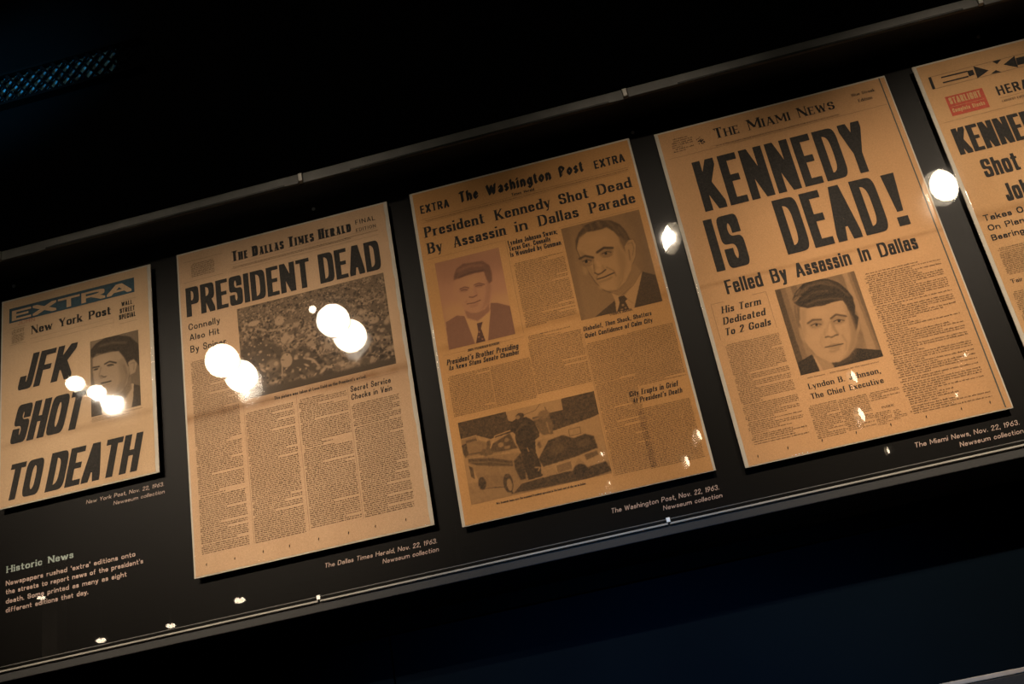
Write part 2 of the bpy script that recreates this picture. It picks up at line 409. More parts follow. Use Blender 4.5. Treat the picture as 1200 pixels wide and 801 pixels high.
    out = []
    for P in polys:
        if len(P) >= 3: out.append([(x0 + (u + slant * v) * h, z + v * h) for u, v in P])
    return out
def print_mesh(name, polys, mat, parent, y, tilt=None):
    v = []; f = []
    for i, P in enumerate(polys):
        yi = y - 4e-6 * (i % 24)
        n = len(v); v += [(x / 1000, yi, zz / 1000) for x, zz in P]; f.append(tuple(range(n, n + len(P))))
    o = obj(name, v, f, mat)
    return keep(o, parent) if parent else o

# ------------------------------------------------------------------ traced data, millimetres on the display plane
TEXTS = [
  ["a","EXTRA","wide",-1083.0,-848.8,2662.7,20.8,0,"paper_a",1,"banner_lettering",5.5],
  ["a","JOHN","pen",-1071.4,-1038.1,2651.4,9.3,0,"red_pen",0,"handwriting",0.9],
  ["a","New York Post","fat",-1044.8,-889.9,2626.1,16.9,0,"ink",0,"masthead",0.6],
  ["a","WALL","gothm",-869.3,-848.4,2636.4,8.6,0,"ink",0,"edition_lettering",0.1],
  ["a","STREET","gothm",-872.7,-843.9,2622.8,9.3,0,"ink",0,"edition_lettering",0.4],
  ["a","SPECIAL","gothm",-874.5,-842.7,2609.9,9.8,0,"ink",0,"edition_lettering",0.2],
  ["a","JFK","goth",-1071.6,-969.4,2519.8,67.0,0.25,"ink",0,"headline",4.6],
  ["a","SHOT","goth",-1085.2,-953.3,2420.2,71.0,0.25,"ink",0,"headline",2.1],
  ["a","TO","goth",-1093.0,-1030.4,2318.4,64.0,0.22,"ink",0,"headline",1.1],
  ["a","DEATH","goth",-1018.6,-851.1,2317.5,67.9,0.22,"ink",0,"headline",0.2],
  ["b","|the |dallas |times |herald","romc",-655.3,-431.4,2669.8,21.2,0,"ink",0,"masthead",1.4],
  ["b","FINAL","sansl",-422.3,-385.8,2680.7,9.7,0,"ink",0,"edition_lettering",0.2],
  ["b","EDITION","sansl",-423.0,-386.4,2666.0,6.9,0,"ink",0,"edition_lettering",1.3],
  ["b","PRESIDENT","goth2",-746.9,-515.0,2581.2,58.4,0,"ink",0,"headline",-0.8],
  ["b","DEAD","goth2",-498.3,-386.5,2581.1,59.1,0,"ink",0,"headline",0.8],
  ["b","Connally","sansb",-745.1,-686.1,2554.4,13.0,0,"ink",0,"subheading",0.1],
  ["b","Also Hit","sansb",-744.0,-688.8,2533.8,12.7,0,"ink",0,"subheading",0.0],
  ["b","By Sniper","sansb",-744.0,-677.8,2510.3,13.7,0,"ink",0,"subheading",-0.9],
  ["b","Secret Service","sansb",-468.7,-398.8,2365.9,11.2,0.1,"ink",0,"subheading",-0.6],
  ["b","Checks in Vain","sansb",-468.9,-398.3,2351.5,11.0,0.1,"ink",0,"subheading",0.1],
  ["b","This picture was taken at Love Field on the President's arrival.","sansb",-600.9,-438.4,2384.9,6.6,0,"ink",0,"picture_caption",1.1],
  ["c","EXTRA","gothm",-303.1,-250.8,2668.9,16.7,0,"ink",0,"edition_lettering",0.8],
  ["c","EXTRA","gothm",11.9,65.3,2670.3,16.7,0,"ink",0,"edition_lettering",0.5],
  ["c","The Washington Post","black",-231.7,-7.3,2672.3,20.4,0,"ink",0,"masthead",3.7],
  ["c","Times Herald","black",-139.5,-98.8,2658.8,5.3,0,"ink",0,"masthead",1.3],
  ["c","President","didone",-302.3,-194.8,2619.6,21.2,0,"ink",0,"headline",0.8],
  ["c","Kennedy","didone",-175.1,-76.2,2618.6,21.0,0,"ink",0,"headline",0.8],
  ["c","Shot","didone",-61.3,-9.9,2617.9,20.9,0,"ink",0,"headline",0.4],
  ["c","Dead","didone",6.8,65.9,2617.4,20.8,0,"ink",0,"headline",0.5],
  ["c","By","didone",-301.6,-274.9,2586.6,21.4,0,"ink",0,"headline",0.1],
  ["c","Assassin","didone",-255.6,-162.0,2586.4,21.3,0,"ink",0,"headline",0.2],
  ["c","in","didone",-144.8,-123.5,2586.2,21.2,0,"ink",0,"headline",0.0],
  ["c","Dallas","didone",-103.6,-33.4,2586.1,21.2,0,"ink",0,"headline",0.1],
  ["c","Parade","didone",-13.7,65.6,2585.9,21.1,0,"ink",0,"headline",0.2],
  ["c","Lyndon Johnson Sworn;","didb",-162.4,-75.8,2564.1,9.8,0,"ink",0,"subheading",-0.5],
  ["c","Texas Gov. Connally","didb",-162.5,-89.2,2552.8,9.7,0,"ink",0,"subheading",-0.2],
  ["c","Is Wounded by Gunman","didb",-162.3,-73.5,2541.4,9.7,0,"ink",0,"subheading",-0.8],
  ["c","LYNDON B. JOHNSON","rom",-20.8,16.3,2390.9,3.8,0,"ink",0,"picture_caption",0.4],
  ["c","Disbelief, Then Shock, Shatters","didb",-68.8,44.6,2374.6,8.0,0.15,"ink",0,"subheading",-0.0],
  ["c","Quiet Confidence of Calm City","didb",-68.8,43.8,2362.0,8.4,0.15,"ink",0,"subheading",-0.2],
  ["c","JOHN FITZGERALD KENNEDY","rom",-262.5,-207.9,2387.8,4.5,0,"ink",0,"picture_caption",0.9],
  ["c","President's Brother Presiding","didb",-301.0,-179.0,2372.6,9.9,0.2,"ink",0,"subheading",2.2],
  ["c","As News Stuns Senate Chamber","didb",-299.8,-179.5,2362.2,8.9,0.2,"ink",0,"subheading",1.8],
  ["c","City Erupts in Grief","didb",-20.7,57.9,2244.9,9.2,0.2,"ink",0,"subheading",1.3],
  ["c","At President's Death","didb",-18.2,61.5,2232.8,8.7,0.2,"ink",0,"subheading",1.1],
  ["c","Mrs. Kennedy leans over the wounded President sprawled in the back seat of the car in Dallas.","rom",-259.4,-115.6,2121.5,3.5,0,"ink",0,"picture_caption",0.2],
  ["d","|the","rom",223.6,265.7,2669.2,20.8,0,"ink",0,"masthead",0.6],
  ["d","|miami","rom",281.3,353.4,2669.0,21.3,0,"ink",0,"masthead",0.9],
  ["d","|news","rom",367.4,429.7,2668.7,20.0,0,"ink",0,"masthead",-0.4],
  ["d","Blue Streak","didb",462.3,501.3,2683.2,5.7,0,"ink",0,"edition_lettering",0.5],
  ["d","Edition","didb",469.9,493.2,2669.5,6.2,0,"ink",0,"edition_lettering",0.4],
  ["d","KENNEDY","goth3",173.0,458.1,2535.5,99.3,0,"ink",0,"headline",1.9],
  ["d","IS","goth3",164.2,220.8,2422.0,98.5,0,"ink",0,"headline",-0.2],
  ["d","DEAD","goth3",281.0,447.5,2422.0,103.3,0,"ink",0,"headline",-0.6],
  ["d","!","goth3",460.4,476.8,2424.0,98.5,0,"ink",0,"headline",-0.1],
  ["d","Felled By Assassin In Dallas","goth4",170.3,478.4,2378.6,25.5,0,"ink",0,"subheading",-0.1],
  ["d","His Term","didone",153.5,217.1,2347.9,12.5,0.2,"ink",0,"subheading",0.4],
  ["d","Dedicated","didone",151.2,219.1,2328.3,12.4,0.2,"ink",0,"subheading",-0.4],
  ["d","To 2 Goals","didone",149.5,222.8,2309.2,12.4,0.2,"ink",0,"subheading",0.0],
  ["d","Lyndon B. Johnson,","didone",249.8,360.0,2190.4,9.3,0,"ink",0,"subheading",-0.9],
  ["d","The Chief Executive","didone",248.9,359.9,2174.0,9.2,0,"ink",0,"subheading",-1.2],
  ["d","John Kennedy ... 35th President Of The United States","rom",251.5,362.3,2207.9,2.1,0,"ink",0,"picture_caption",0.1],
  ["d","INSIDE","rom",344.6,363.2,2134.7,3.4,0.15,"ink",0,"subheading",-0.3],
  ["e","STARLIGHT","gothm",608.1,659.9,2620.9,13.2,0,"paper_e",1,"banner_lettering",1.0],
  ["e","Complete Stocks","gothm",607.3,660.0,2604.4,7.9,0,"paper_e",1,"banner_lettering",1.3],
  ["e","HERALD","gothm",685.6,762.5,2615.0,18.2,0,"ink",0,"masthead",0.8],
  ["e","LARGEST EVENING CIRCULATION","sansl",686.8,767.0,2600.7,4.5,0,"ink",0,"masthead",1.3],
  ["e","KENNEDY","goth2",592.3,746.6,2523.4,51.5,0,"ink",0,"headline",-0.9],
  ["e","Shot","goth4",615.8,672.0,2472.1,34.4,0,"ink",0,"headline",-0.3],
  ["e","Johnson","goth4",633.1,727.5,2422.1,32.4,0,"ink",0,"headline",0.4],
  ["e","Takes Oath","sansb2",587.8,674.7,2397.3,11.2,0,"ink",0,"subheading",-0.1],
  ["e","On Plane","sansb2",588.6,653.1,2379.3,10.6,0,"ink",0,"subheading",-0.1],
  ["e","Bearing","sansb2",588.1,638.3,2361.4,10.7,0,"ink",0,"subheading",-0.1],
  ["e","'Fair","didb",590.1,607.8,2284.0,7.1,0,"ink",0,"subheading",-0.4],
  ["board","New York Post, Nov. 22, 1963.","cap",-950.1,-810.3,2284.6,7.1,0.18,"caption_ink",0,"caption",1.0],
  ["board","Newseum collection","cap",-901.2,-809.7,2271.6,7.0,0.18,"caption_ink",0,"caption",0.7],
  ["board","The Dallas Times Herald, Nov. 22, 1963.","cap",-548.5,-364.1,2086.1,7.6,0.18,"caption_ink",0,"caption",1.3],
  ["board","Newseum collection","cap",-454.4,-363.3,2072.6,7.6,0.18,"caption_ink",0,"caption",0.5],
  ["board","The Washington Post, Nov. 22, 1963.","cap",-88.4,79.1,2071.1,8.0,0.18,"caption_ink",0,"caption",0.6],
  ["board","Newseum collection","cap",-10.0,80.9,2058.3,7.5,0.18,"caption_ink",0,"caption",-0.3],
  ["board","The Miami News, Nov. 22, 1963.","cap",374.6,528.3,2067.9,7.9,0.18,"caption_ink",0,"caption",0.1],
  ["board","Newseum collection","cap",436.9,529.5,2054.3,7.7,0.18,"caption_ink",0,"caption",-0.0],
  ["board","Historic News","slab",-1094.1,-974.1,2197.2,11.5,0,"heading_ink",0,"intro_heading",1.8],
  ["board","Newspapers rushed “extra” editions onto","capb",-1095.0,-865.1,2175.6,8.4,0,"caption_ink",0,"intro_line",2.1],
  ["board","the streets to report news of the president’s","capb",-1094.8,-852.0,2160.9,8.4,0,"caption_ink",0,"intro_line",1.3],
  ["board","death. Some printed as many as eight","capb",-1094.5,-881.3,2145.4,8.3,0,"caption_ink",0,"intro_line",1.5],
  ["board","different editions that day.","capb",-1094.3,-948.8,2130.5,8.2,0,"caption_ink",0,"intro_line",0.5],
]
RULES = [
  ["a",-875.2,2647.7,-840.6,2647.7,0.4,"ink"],
  ["a",-874.0,2601.9,-840.5,2601.9,0.4,"ink"],
  ["a",-1086.5,2647.6,-1055.0,2647.6,0.4,"ink"],
  ["a",-1046.0,2617.5,-884.7,2617.5,0.3,"ink"],
  ["a",-1042.2,2608.0,-885.0,2608.0,0.3,"ink"],
  ["a",-884.9,2616.1,-884.9,2604.5,0.3,"ink"],
  ["a",-1087.3,2613.7,-1055.9,2613.7,0.4,"ink"],
  ["b",-747.8,2692.8,-673.4,2692.8,0.4,"ink"],
  ["b",-748.7,2651.1,-673.9,2651.1,0.4,"ink"],
  ["b",-658.9,2664.2,-383.7,2664.2,0.3,"ink"],
  ["b",-659.9,2650.4,-384.0,2650.4,0.3,"ink"],
  ["b",-655.8,2395.3,-655.8,2146.2,0.3,"ink"],
  ["b",-562.5,2387.3,-562.5,2148.1,0.3,"ink"],
  ["b",-473.0,2377.6,-473.0,2146.1,0.3,"ink"],
  ["b",-651.6,2387.2,-471.0,2387.2,0.3,"ink"],
  ["b",-471.7,2382.2,-382.1,2382.2,0.3,"ink"],
  ["c",-303.6,2657.3,68.0,2657.3,0.4,"ink"],
  ["c",-303.7,2650.2,67.8,2650.2,0.3,"ink"],
  ["c",-304.1,2576.2,-165.6,2576.2,0.3,"ink"],
  ["c",-165.6,2576.5,-165.6,2396.4,0.3,"ink"],
  ["c",-72.3,2574.4,69.9,2574.4,0.3,"ink"],
  ["c",-305.4,2390.9,-166.8,2390.9,0.3,"ink"],
  ["c",-21.7,2271.1,70.4,2271.1,0.3,"ink"],
  ["c",-71.0,2372.9,-71.0,2122.4,0.3,"ink"],
  ["d",138.9,2652.1,511.5,2652.1,0.4,"ink"],
  ["d",211.7,2656.7,433.7,2656.7,0.3,"ink"],
  ["d",140.0,2367.8,162.3,2367.8,0.4,"ink"],
  ["d",140.5,2367.7,140.5,2303.5,0.4,"ink"],
  ["d",206.6,2367.9,229.9,2367.9,0.4,"ink"],
  ["d",230.1,2367.8,230.1,2302.8,0.4,"ink"],
  ["d",514.9,2706.3,514.9,2094.4,1.9,"blue_rule"],
  ["d",331.9,2129.6,331.9,2111.6,0.3,"ink"],
  ["e",591.0,2682.5,750.4,2682.5,0.6,"ink"],
  ["e",591.6,2658.0,741.7,2658.0,0.6,"ink"],
  ["e",684.9,2609.7,761.9,2609.7,0.4,"ink"],
  ["e",588.4,2589.9,754.8,2589.9,0.4,"ink"],
  ["e",608.6,2615.8,661.8,2615.8,0.5,"paper_e"],
]
SHAPES = [
  ["a",[[-1088.4,2659.3],[-843.4,2659.3],[-843.4,2689.5],[-1088.4,2689.5]],"banner_blue",0,"banner"],
  ["e",[[603.9,2598.1],[665.4,2598.1],[665.4,2637.4],[603.9,2637.4]],"red_ink",0,"banner"],
  ["e",[[590.9,2682.8],[595.6,2682.6],[595.4,2658.3],[590.6,2658.0]],"ink",0,"banner"],
  ["e",[[610.7,2677.7],[654.3,2677.1],[654.1,2674.5],[610.7,2675.0]],"ink",0,"banner"],
  ["e",[[610.4,2667.0],[653.0,2666.8],[652.7,2664.1],[610.4,2664.3]],"ink",0,"banner"],
  ["e",[[654.1,2676.4],[663.6,2676.1],[663.3,2665.9],[653.8,2664.9]],"ink",0,"banner"],
  ["e",[[666.5,2682.7],[687.1,2667.1],[665.1,2657.4]],"ink",0,"banner"],
  ["e",[[697.7,2682.6],[712.7,2681.8],[703.6,2675.0]],"ink",0,"banner"],
  ["e",[[687.6,2659.3],[704.5,2658.2],[697.7,2664.2]],"ink",0,"banner"],
  ["e",[[712.7,2670.9],[734.7,2682.2],[732.7,2658.5]],"ink",0,"banner"],
  ["e",[[735.0,2677.2],[769.7,2676.7],[767.7,2662.4],[733.2,2662.9]],"ink",0,"banner"],
]
BODY = [
  ["a",-1082.5,-1058.7,2645.1,2615.4,2.6,0,0.16],
  ["a",-1031.0,-902.0,2615.9,2615.0,2.4,0,0.16],
  ["a",-1011.0,-926.8,2609.0,2607.7,2.8,0,0.16],
  ["a",-931.6,-837.6,2433.6,2424.1,2.2,0,0.16],
  ["b",-733.4,-690.1,2687.8,2657.2,3.2,0,0.16],
  ["b",-657.2,-433.9,2660.4,2654.8,2.6,0,0.16],
  ["b",-449.8,-384.1,2661.0,2656.6,2.6,0,0.16],
  ["b",-744.7,-664.1,2494.1,2147.3,3.3,0,0.16],
  ["b",-653.5,-568.9,2374.8,2145.9,3.3,0,0.16],
  ["b",-559.4,-475.6,2376.2,2150.6,3.3,0,0.16],
  ["b",-469.5,-388.8,2345.1,2146.5,3.3,0,0.16],
  ["c",-299.7,67.5,2654.9,2651.4,2.4,0,0.16],
  ["c",-302.6,-232.8,2353.0,2279.5,2.7,0,0.04],
  ["c",-230.9,-163.9,2353.4,2279.7,2.7,0,0.04],
  ["c",-159.7,-73.0,2528.8,2404.3,2.9,0,0.16],
  ["c",-162.0,-73.1,2390.9,2283.9,2.9,0,0.16],
  ["c",-69.2,-4.1,2353.1,2123.1,2.7,0,0.04],
  ["c",-3.1,76.5,2354.5,2257.5,2.7,0,0.04],
  ["c",-13.1,69.8,2222.7,2121.2,2.7,0,0.04],
  ["d",149.7,185.5,2691.7,2660.9,4.2,0,0.3],
  ["d",218.2,432.5,2657.1,2652.1,2.6,0,0.16],
  ["d",144.9,230.0,2294.9,2120.8,3.0,0,0.3],
  ["d",240.7,283.5,2165.5,2109.7,2.9,0,0.2],
  ["d",285.4,329.6,2164.5,2110.7,2.9,0,0.2],
  ["d",332.5,377.3,2164.3,2148.4,2.9,0,0.2],
  ["d",331.8,354.8,2131.2,2109.2,2.6,0,0.16],
  ["d",357.0,376.7,2129.4,2110.7,2.6,0,0.16],
  ["d",383.1,501.7,2359.1,2112.1,3.6,0,0.36],
  ["e",590.7,648.8,2595.1,2592.8,3.0,0,0.16],
  ["e",589.7,651.4,2347.8,2297.4,3.0,0,0.2],
  ["e",586.2,649.7,2271.4,2219.5,3.0,0,0.2],
]
PICS = [
  ["d",243.9,371.5,2215.5,2366.7,"grey","portrait_picture",[["g",0.42],["n",0.05,14],["p",[[-3,3],[76,3],[80,1004],[3,999]],0.14,3],["p",[[76,3],[127,2],[158,961],[83,979]],0.36,3],["p",[[138,3],[198,4],[211,803],[141,805]],0.5,4],["p",[[198,4],[273,7],[289,350],[220,335]],0.3,4],["p",[[782,-2],[848,-1],[860,567],[815,591]],0.34,3],["p",[[851,-1],[909,-2],[962,916],[843,893],[866,498]],0.62,4],["p",[[909,-2],[941,-1],[987,921],[945,912]],0.42,3],["p",[[941,-1],[997,-3],[1006,976],[982,924]],0.26,3],["p",[[395,1012],[410,914],[741,850],[1010,930],[1003,1004],[412,1016]],0.04,1.5],["p",[[12,853],[213,800],[254,999],[2,1002]],0.04,1.5],["p",[[208,802],[263,814],[411,965],[406,1006],[240,999]],0.62,2],["p",[[211,803],[241,877],[274,995],[236,999]],0.8,2],["p",[[233,213],[263,291],[218,352],[185,468],[134,483],[147,318],[175,218]],0.32,4],["p",[[241,260],[328,292],[510,303],[644,289],[754,293],[776,363],[787,463],[804,571],[795,673],[756,768],[685,855],[590,919],[488,952],[400,946],[317,894],[246,810],[196,713],[163,620],[180,502],[179,414],[208,314]],0.8,3],["p",[[145,476],[186,521],[172,674],[137,614]],0.62,4],["p",[[846,502],[867,559],[840,649],[792,707],[789,638]],0.6,2],["p",[[770,459],[807,572],[798,674],[754,785],[618,917],[488,952],[607,872],[699,738],[727,606]],0.55,8],["p",[[394,936],[489,948],[610,915],[727,839],[730,882],[629,962],[417,1000]],0.1,4],["p",[[178,151],[239,80],[357,8],[505,-12],[663,17],[771,86],[845,192],[879,280],[874,394],[839,483],[871,517],[826,611],[783,671],[781,584],[781,470],[770,353],[753,296],[643,292],[568,297],[509,306],[438,295],[327,295],[238,254],[188,207],[176,174]],0.05,2.5],["l",[[257,111],[389,52],[560,46],[690,103]],0.2,14,6],["l",[[287,190],[437,134],[618,149]],0.16,10,5],["l",[[183,166],[228,141],[292,146]],0.35,10,4],["e",[361,481,92,51],0.64,9],["e",[628,497,96,51],0.64,9],["l",[[276,457],[335,435],[422,451]],0.28,10,3],["l",[[557,463],[621,437],[723,476]],0.25,10,3],["e",[355,497,55,15],0.3,2.5],["e",[627,511,59,17],0.3,2.5],["e",[355,497,17,14],0.05,1],["e",[627,509,18,15],0.05,1],["e",[379,497,11,7],0.7,1],["e",[660,511,11,7],0.7,1],["l",[[277,527],[339,534],[398,524]],0.66,6,4],["l",[[559,537],[627,553],[693,547]],0.66,6,4],["l",[[534,502],[543,583],[574,642]],0.62,14,6],["l",[[444,561],[415,615],[424,652]],0.55,7,4],["l",[[424,652],[468,653]],0.3,8,3],["l",[[488,664],[537,654],[566,654]],0.25,10,3],["l",[[512,523],[481,630]],0.9,12,5],["l",[[393,619],[385,669],[386,747]],0.66,6,5],["l",[[609,658],[626,739]],0.62,6,5],["p",[[382,758],[462,738],[524,744],[594,763],[479,769]],0.5,2],["p",[[396,771],[587,772],[529,807],[439,805]],0.6,3],["l",[[378,759],[462,763],[536,762],[593,765]],0.14,5,1.5],["l",[[421,831],[491,838]],0.62,10,6],["e",[276,610,65,51],0.88,12],["e",[433,365,111,38],0.88,14],["n",0.05,1.5],["p",[[228,283],[308,294],[234,461],[200,628],[173,587],[191,452]],0.62,9],["p",[[750,304],[793,499],[790,672],[738,798],[621,909],[733,694],[747,524]],0.5,10],["e",[358,489,85,37],0.52,8],["e",[630,501,88,37],0.52,8],["e",[265,590,63,44],0.8,14],["e",[674,629,48,44],0.74,12],["l",[[265,458],[336,432],[434,450]],0.18,13,3],["l",[[547,465],[623,433],[734,479]],0.16,13,3],["e",[355,497,50,14],0.62,2],["e",[630,511,52,14],0.62,2],["l",[[298,490],[358,478],[416,504]],0.1,7,1.5],["l",[[570,505],[633,493],[693,520]],0.1,7,1.5],["e",[362,497,17,15],0.03,1.2],["e",[634,511,18,15],0.03,1.2],["l",[[306,512],[354,516],[401,513]],0.45,5,2],["l",[[576,529],[630,534],[680,531]],0.45,5,2],["l",[[514,498],[468,566],[419,624]],0.62,9,5],["l",[[550,511],[555,603],[574,652]],0.5,12,5],["l",[[416,655],[451,649],[486,669],[536,657],[570,658]],0.16,9,2.5],["e",[500,629,40,24],0.86,6],["l",[[378,759],[462,765],[535,766],[594,767]],0.07,7,1.8],["l",[[413,813],[460,823],[532,815]],0.48,10,5],["e",[458,882,62,30],0.8,9],["l",[[379,633],[343,694],[356,766]],0.6,7,5],["l",[[619,669],[642,760],[601,837]],0.52,8,5],["l",[[465,704],[462,738]],0.6,8,5],["l",[[171,717],[237,834],[354,919]],0.5,9,6],["l",[[189,203],[283,117],[401,72]],0.22,8,4],["l",[[323,251],[460,229],[621,248],[759,280]],0.2,9,5],["l",[[476,17],[653,49],[765,156],[839,262]],0.18,9,5],["l",[[238,170],[324,136],[451,93]],0.01,8,3],["l",[[292,230],[474,188],[693,202]],0.01,9,4],["l",[[177,183],[217,174],[252,155]],0.5,7,3],["l",[[228,114],[303,59]],0.35,7,4],["l",[[211,279],[185,397]],0.2,10,5],["l",[[198,223],[179,325]],0.45,6,3],["n",0.05,1.3]]],
  ["c",-68.5,67.3,2394.5,2571.2,"grey","portrait_picture",[["g",0.5],["p",[[760,-22],[1000,3],[1000,1000],[825,734],[871,255]],0.4,30],["p",[[2,-3],[103,2],[50,1000],[-2,1000]],0.42,10],["p",[[170,996],[285,946],[448,878],[445,1003]],0.14,2],["p",[[849,652],[995,722],[1002,1004],[637,1002],[712,869]],0.13,2],["p",[[429,794],[625,787],[849,652],[808,730],[650,1001],[435,1004],[452,878]],0.86,2],["p",[[440,788],[551,788],[708,629],[769,545],[836,648],[730,746],[580,849],[484,829]],0.55,4],["l",[[438,796],[534,848],[703,772],[839,656]],0.35,5,2],["l",[[582,874],[652,951]],0.5,4,2],["p",[[144,229],[203,134],[310,90],[447,78],[557,94],[651,165],[700,259],[729,323],[725,437],[755,542],[716,630],[634,725],[516,781],[389,770],[314,706],[264,615],[229,535],[203,456],[161,365],[141,262]],0.8,2.5],["p",[[149,164],[204,92],[309,22],[466,6],[628,42],[724,105],[776,192],[806,298],[758,321],[704,326],[682,255],[631,169],[557,106],[494,114],[418,114],[306,106],[201,141],[137,261]],0.16,4],["p",[[676,212],[760,313],[725,437],[694,381],[671,294]],0.35,8],["l",[[153,164],[134,252],[161,365],[201,464],[227,543],[273,649],[341,744],[421,788]],0.15,6,2],["p",[[719,346],[773,300],[838,302],[854,367],[819,474],[773,542],[735,532],[717,444]],0.74,2],["l",[[757,337],[816,329],[820,392],[784,466]],0.4,6,2],["l",[[756,395],[742,506]],0.35,8,3],["l",[[719,346],[774,296],[843,300],[857,367],[819,482],[769,545]],0.3,4,1.5],["l",[[153,360],[230,355],[309,390]],0.2,14,3],["l",[[381,340],[467,316],[565,337]],0.2,15,3],["e",[228,412,64,33],0.5,6],["e",[481,381,71,33],0.52,6],["e",[225,409,45,15],0.25,2],["e",[483,377,49,13],0.3,2],["e",[221,411,17,15],0.05,1],["e",[472,376,15,13],0.08,1],["l",[[178,443],[229,465],[279,456]],0.5,5,3],["l",[[432,410],[495,421],[546,407]],0.55,5,3],["p",[[315,439],[332,500],[412,484],[430,540],[340,576],[292,544]],0.66,4],["l",[[311,406],[297,476],[292,540]],0.4,6,3],["l",[[289,548],[322,573],[371,565],[425,546]],0.22,8,2.5],["l",[[358,440],[377,510]],0.92,12,5],["l",[[306,619],[385,617],[454,604],[516,596]],0.2,8,2],["l",[[311,649],[405,645],[484,630]],0.6,8,4],["l",[[444,516],[519,572],[528,639]],0.5,6,4],["l",[[320,579],[303,607]],0.5,6,3],["l",[[636,565],[598,686],[512,764]],0.5,8,5],["l",[[373,763],[497,784],[625,724],[716,630]],0.4,8,4],["l",[[336,695],[408,702]],0.6,9,6],["l",[[212,244],[366,236],[511,259]],0.7,4,4],["l",[[209,293],[333,287]],0.7,4,4],["e",[182,501,30,48],0.66,8],["p",[[496,853],[568,847],[599,893],[568,910],[593,1002],[439,1002],[498,911]],0.12,1.5],["e",[530,942,15,12],0.5,1.5],["e",[505,984,15,9],0.5,1.5],["e",[553,978,13,9],0.45,1.5],["n",0.04,1.5],["p",[[150,264],[179,369],[229,535],[314,706],[356,755],[299,623],[252,450],[213,310]],0.58,8],["p",[[632,302],[698,432],[694,545],[603,671],[485,758],[589,587],[597,426]],0.62,12],["e",[412,204,133,49],0.88,20],["e",[229,409,79,39],0.46,8],["e",[484,372,86,36],0.48,8],["l",[[148,366],[222,350],[310,387]],0.12,19,4],["l",[[374,345],[468,313],[571,338]],0.12,20,4],["e",[227,415,45,15],0.55,2],["e",[482,380,49,13],0.55,2],["l",[[180,402],[229,393],[277,413]],0.08,7,1.8],["l",[[432,371],[487,360],[539,377]],0.1,7,1.8],["e",[220,412,19,16],0.03,1.2],["e",[475,377,17,15],0.05,1.2],["l",[[176,437],[226,461],[281,453]],0.4,6,3],["l",[[429,406],[490,419],[550,406]],0.42,6,3],["l",[[302,461],[293,508],[293,550]],0.38,8,4],["l",[[289,549],[327,577],[374,567],[429,543]],0.12,9,2.5],["e",[345,535,41,26],0.86,6],["l",[[347,446],[359,506]],0.92,12,5],["l",[[300,620],[375,619],[453,607],[523,597]],0.12,10,2.2],["l",[[316,658],[406,655],[481,639]],0.5,10,5],["l",[[442,524],[512,571],[535,632]],0.44,7,4],["e",[369,710,74,22],0.84,8],["l",[[312,577],[292,613]],0.45,7,3],["l",[[266,4],[312,82],[199,149]],0.3,10,6],["l",[[464,14],[483,86]],0.4,14,8],["l",[[367,18],[384,98]],0.3,10,6],["l",[[698,133],[760,247],[760,313]],0.28,14,8],["l",[[573,35],[631,102],[680,196]],0.3,12,8],["n",0.045,1.4]]],
  ["c",-293.3,-179.4,2399.2,2565.6,"red","tinted_portrait_picture",[["g",0.62],["p",[[-4,-8],[1005,8],[996,278],[14,256]],0.5,40],["p",[[25,500],[1018,524],[1001,916],[-12,951]],0.78,30],["p",[[21,691],[205,645],[315,673],[417,1000],[3,1003]],0.3,2],["p",[[725,598],[826,616],[998,683],[999,1004],[584,999],[681,732]],0.27,2],["p",[[315,673],[495,761],[706,673],[589,996],[397,996]],0.88,2],["p",[[325,604],[705,594],[692,687],[494,764],[344,702]],0.4,4],["p",[[252,252],[430,228],[582,224],[710,224],[732,309],[768,381],[817,382],[817,439],[772,494],[742,505],[709,595],[627,651],[517,670],[415,655],[331,608],[288,517],[250,449],[201,429],[201,364]],0.66,3],["p",[[728,325],[795,402],[715,596],[516,673],[620,594],[684,462]],0.5,8],["p",[[251,211],[314,124],[420,86],[568,98],[717,107],[812,177],[827,270],[808,364],[757,382],[728,325],[713,232],[581,227],[429,231],[298,241],[249,248]],0.22,4],["l",[[340,153],[518,130],[705,157]],0.38,16,8],["l",[[320,362],[390,355],[439,371]],0.35,7,2.5],["l",[[535,357],[605,350],[683,378]],0.35,7,2.5],["e",[371,388,47,11],0.3,2.5],["e",[597,381,49,11],0.3,2.5],["e",[371,388,15,11],0.15,1.5],["e",[597,381,15,11],0.15,1.5],["l",[[502,380],[528,465]],0.55,8,4],["l",[[432,476],[476,488],[542,477]],0.36,8,3],["l",[[381,547],[482,553],[582,539]],0.3,6,2],["l",[[413,575],[552,569]],0.5,8,4],["l",[[359,530],[389,512]],0.5,6,3],["p",[[474,786],[563,783],[520,847],[553,999],[407,998],[473,870]],0.08,1.5],["e",[486,885,15,9],0.4,1.5],["e",[464,935,15,9],0.4,1.5],["e",[512,967,13,8],0.4,1.5],["l",[[143,823],[305,852]],0.3,10,8],["n",0.04,1.5],["e",[513,333,128,65],0.74,18],["e",[312,505,47,42],0.7,10],["e",[372,384,73,23],0.45,6],["e",[599,375,72,23],0.45,6],["l",[[315,363],[390,352],[450,373]],0.2,9,2.5],["l",[[533,356],[605,347],[687,379]],0.2,9,2.5],["l",[[330,383],[374,378],[421,394]],0.12,6,1.5],["l",[[554,376],[602,371],[649,386]],0.12,6,1.5],["l",[[536,394],[555,470]],0.46,9,5],["l",[[432,476],[480,490],[546,478]],0.22,9,2.5],["l",[[381,547],[481,554],[586,542]],0.16,7,2],["l",[[430,591],[526,589]],0.42,9,5],["l",[[361,522],[383,502]],0.45,6,4],["l",[[322,232],[499,208],[712,216]],0.1,12,6],["l",[[280,224],[312,181]],0.16,12,6],["n",0.03,1.4]]],
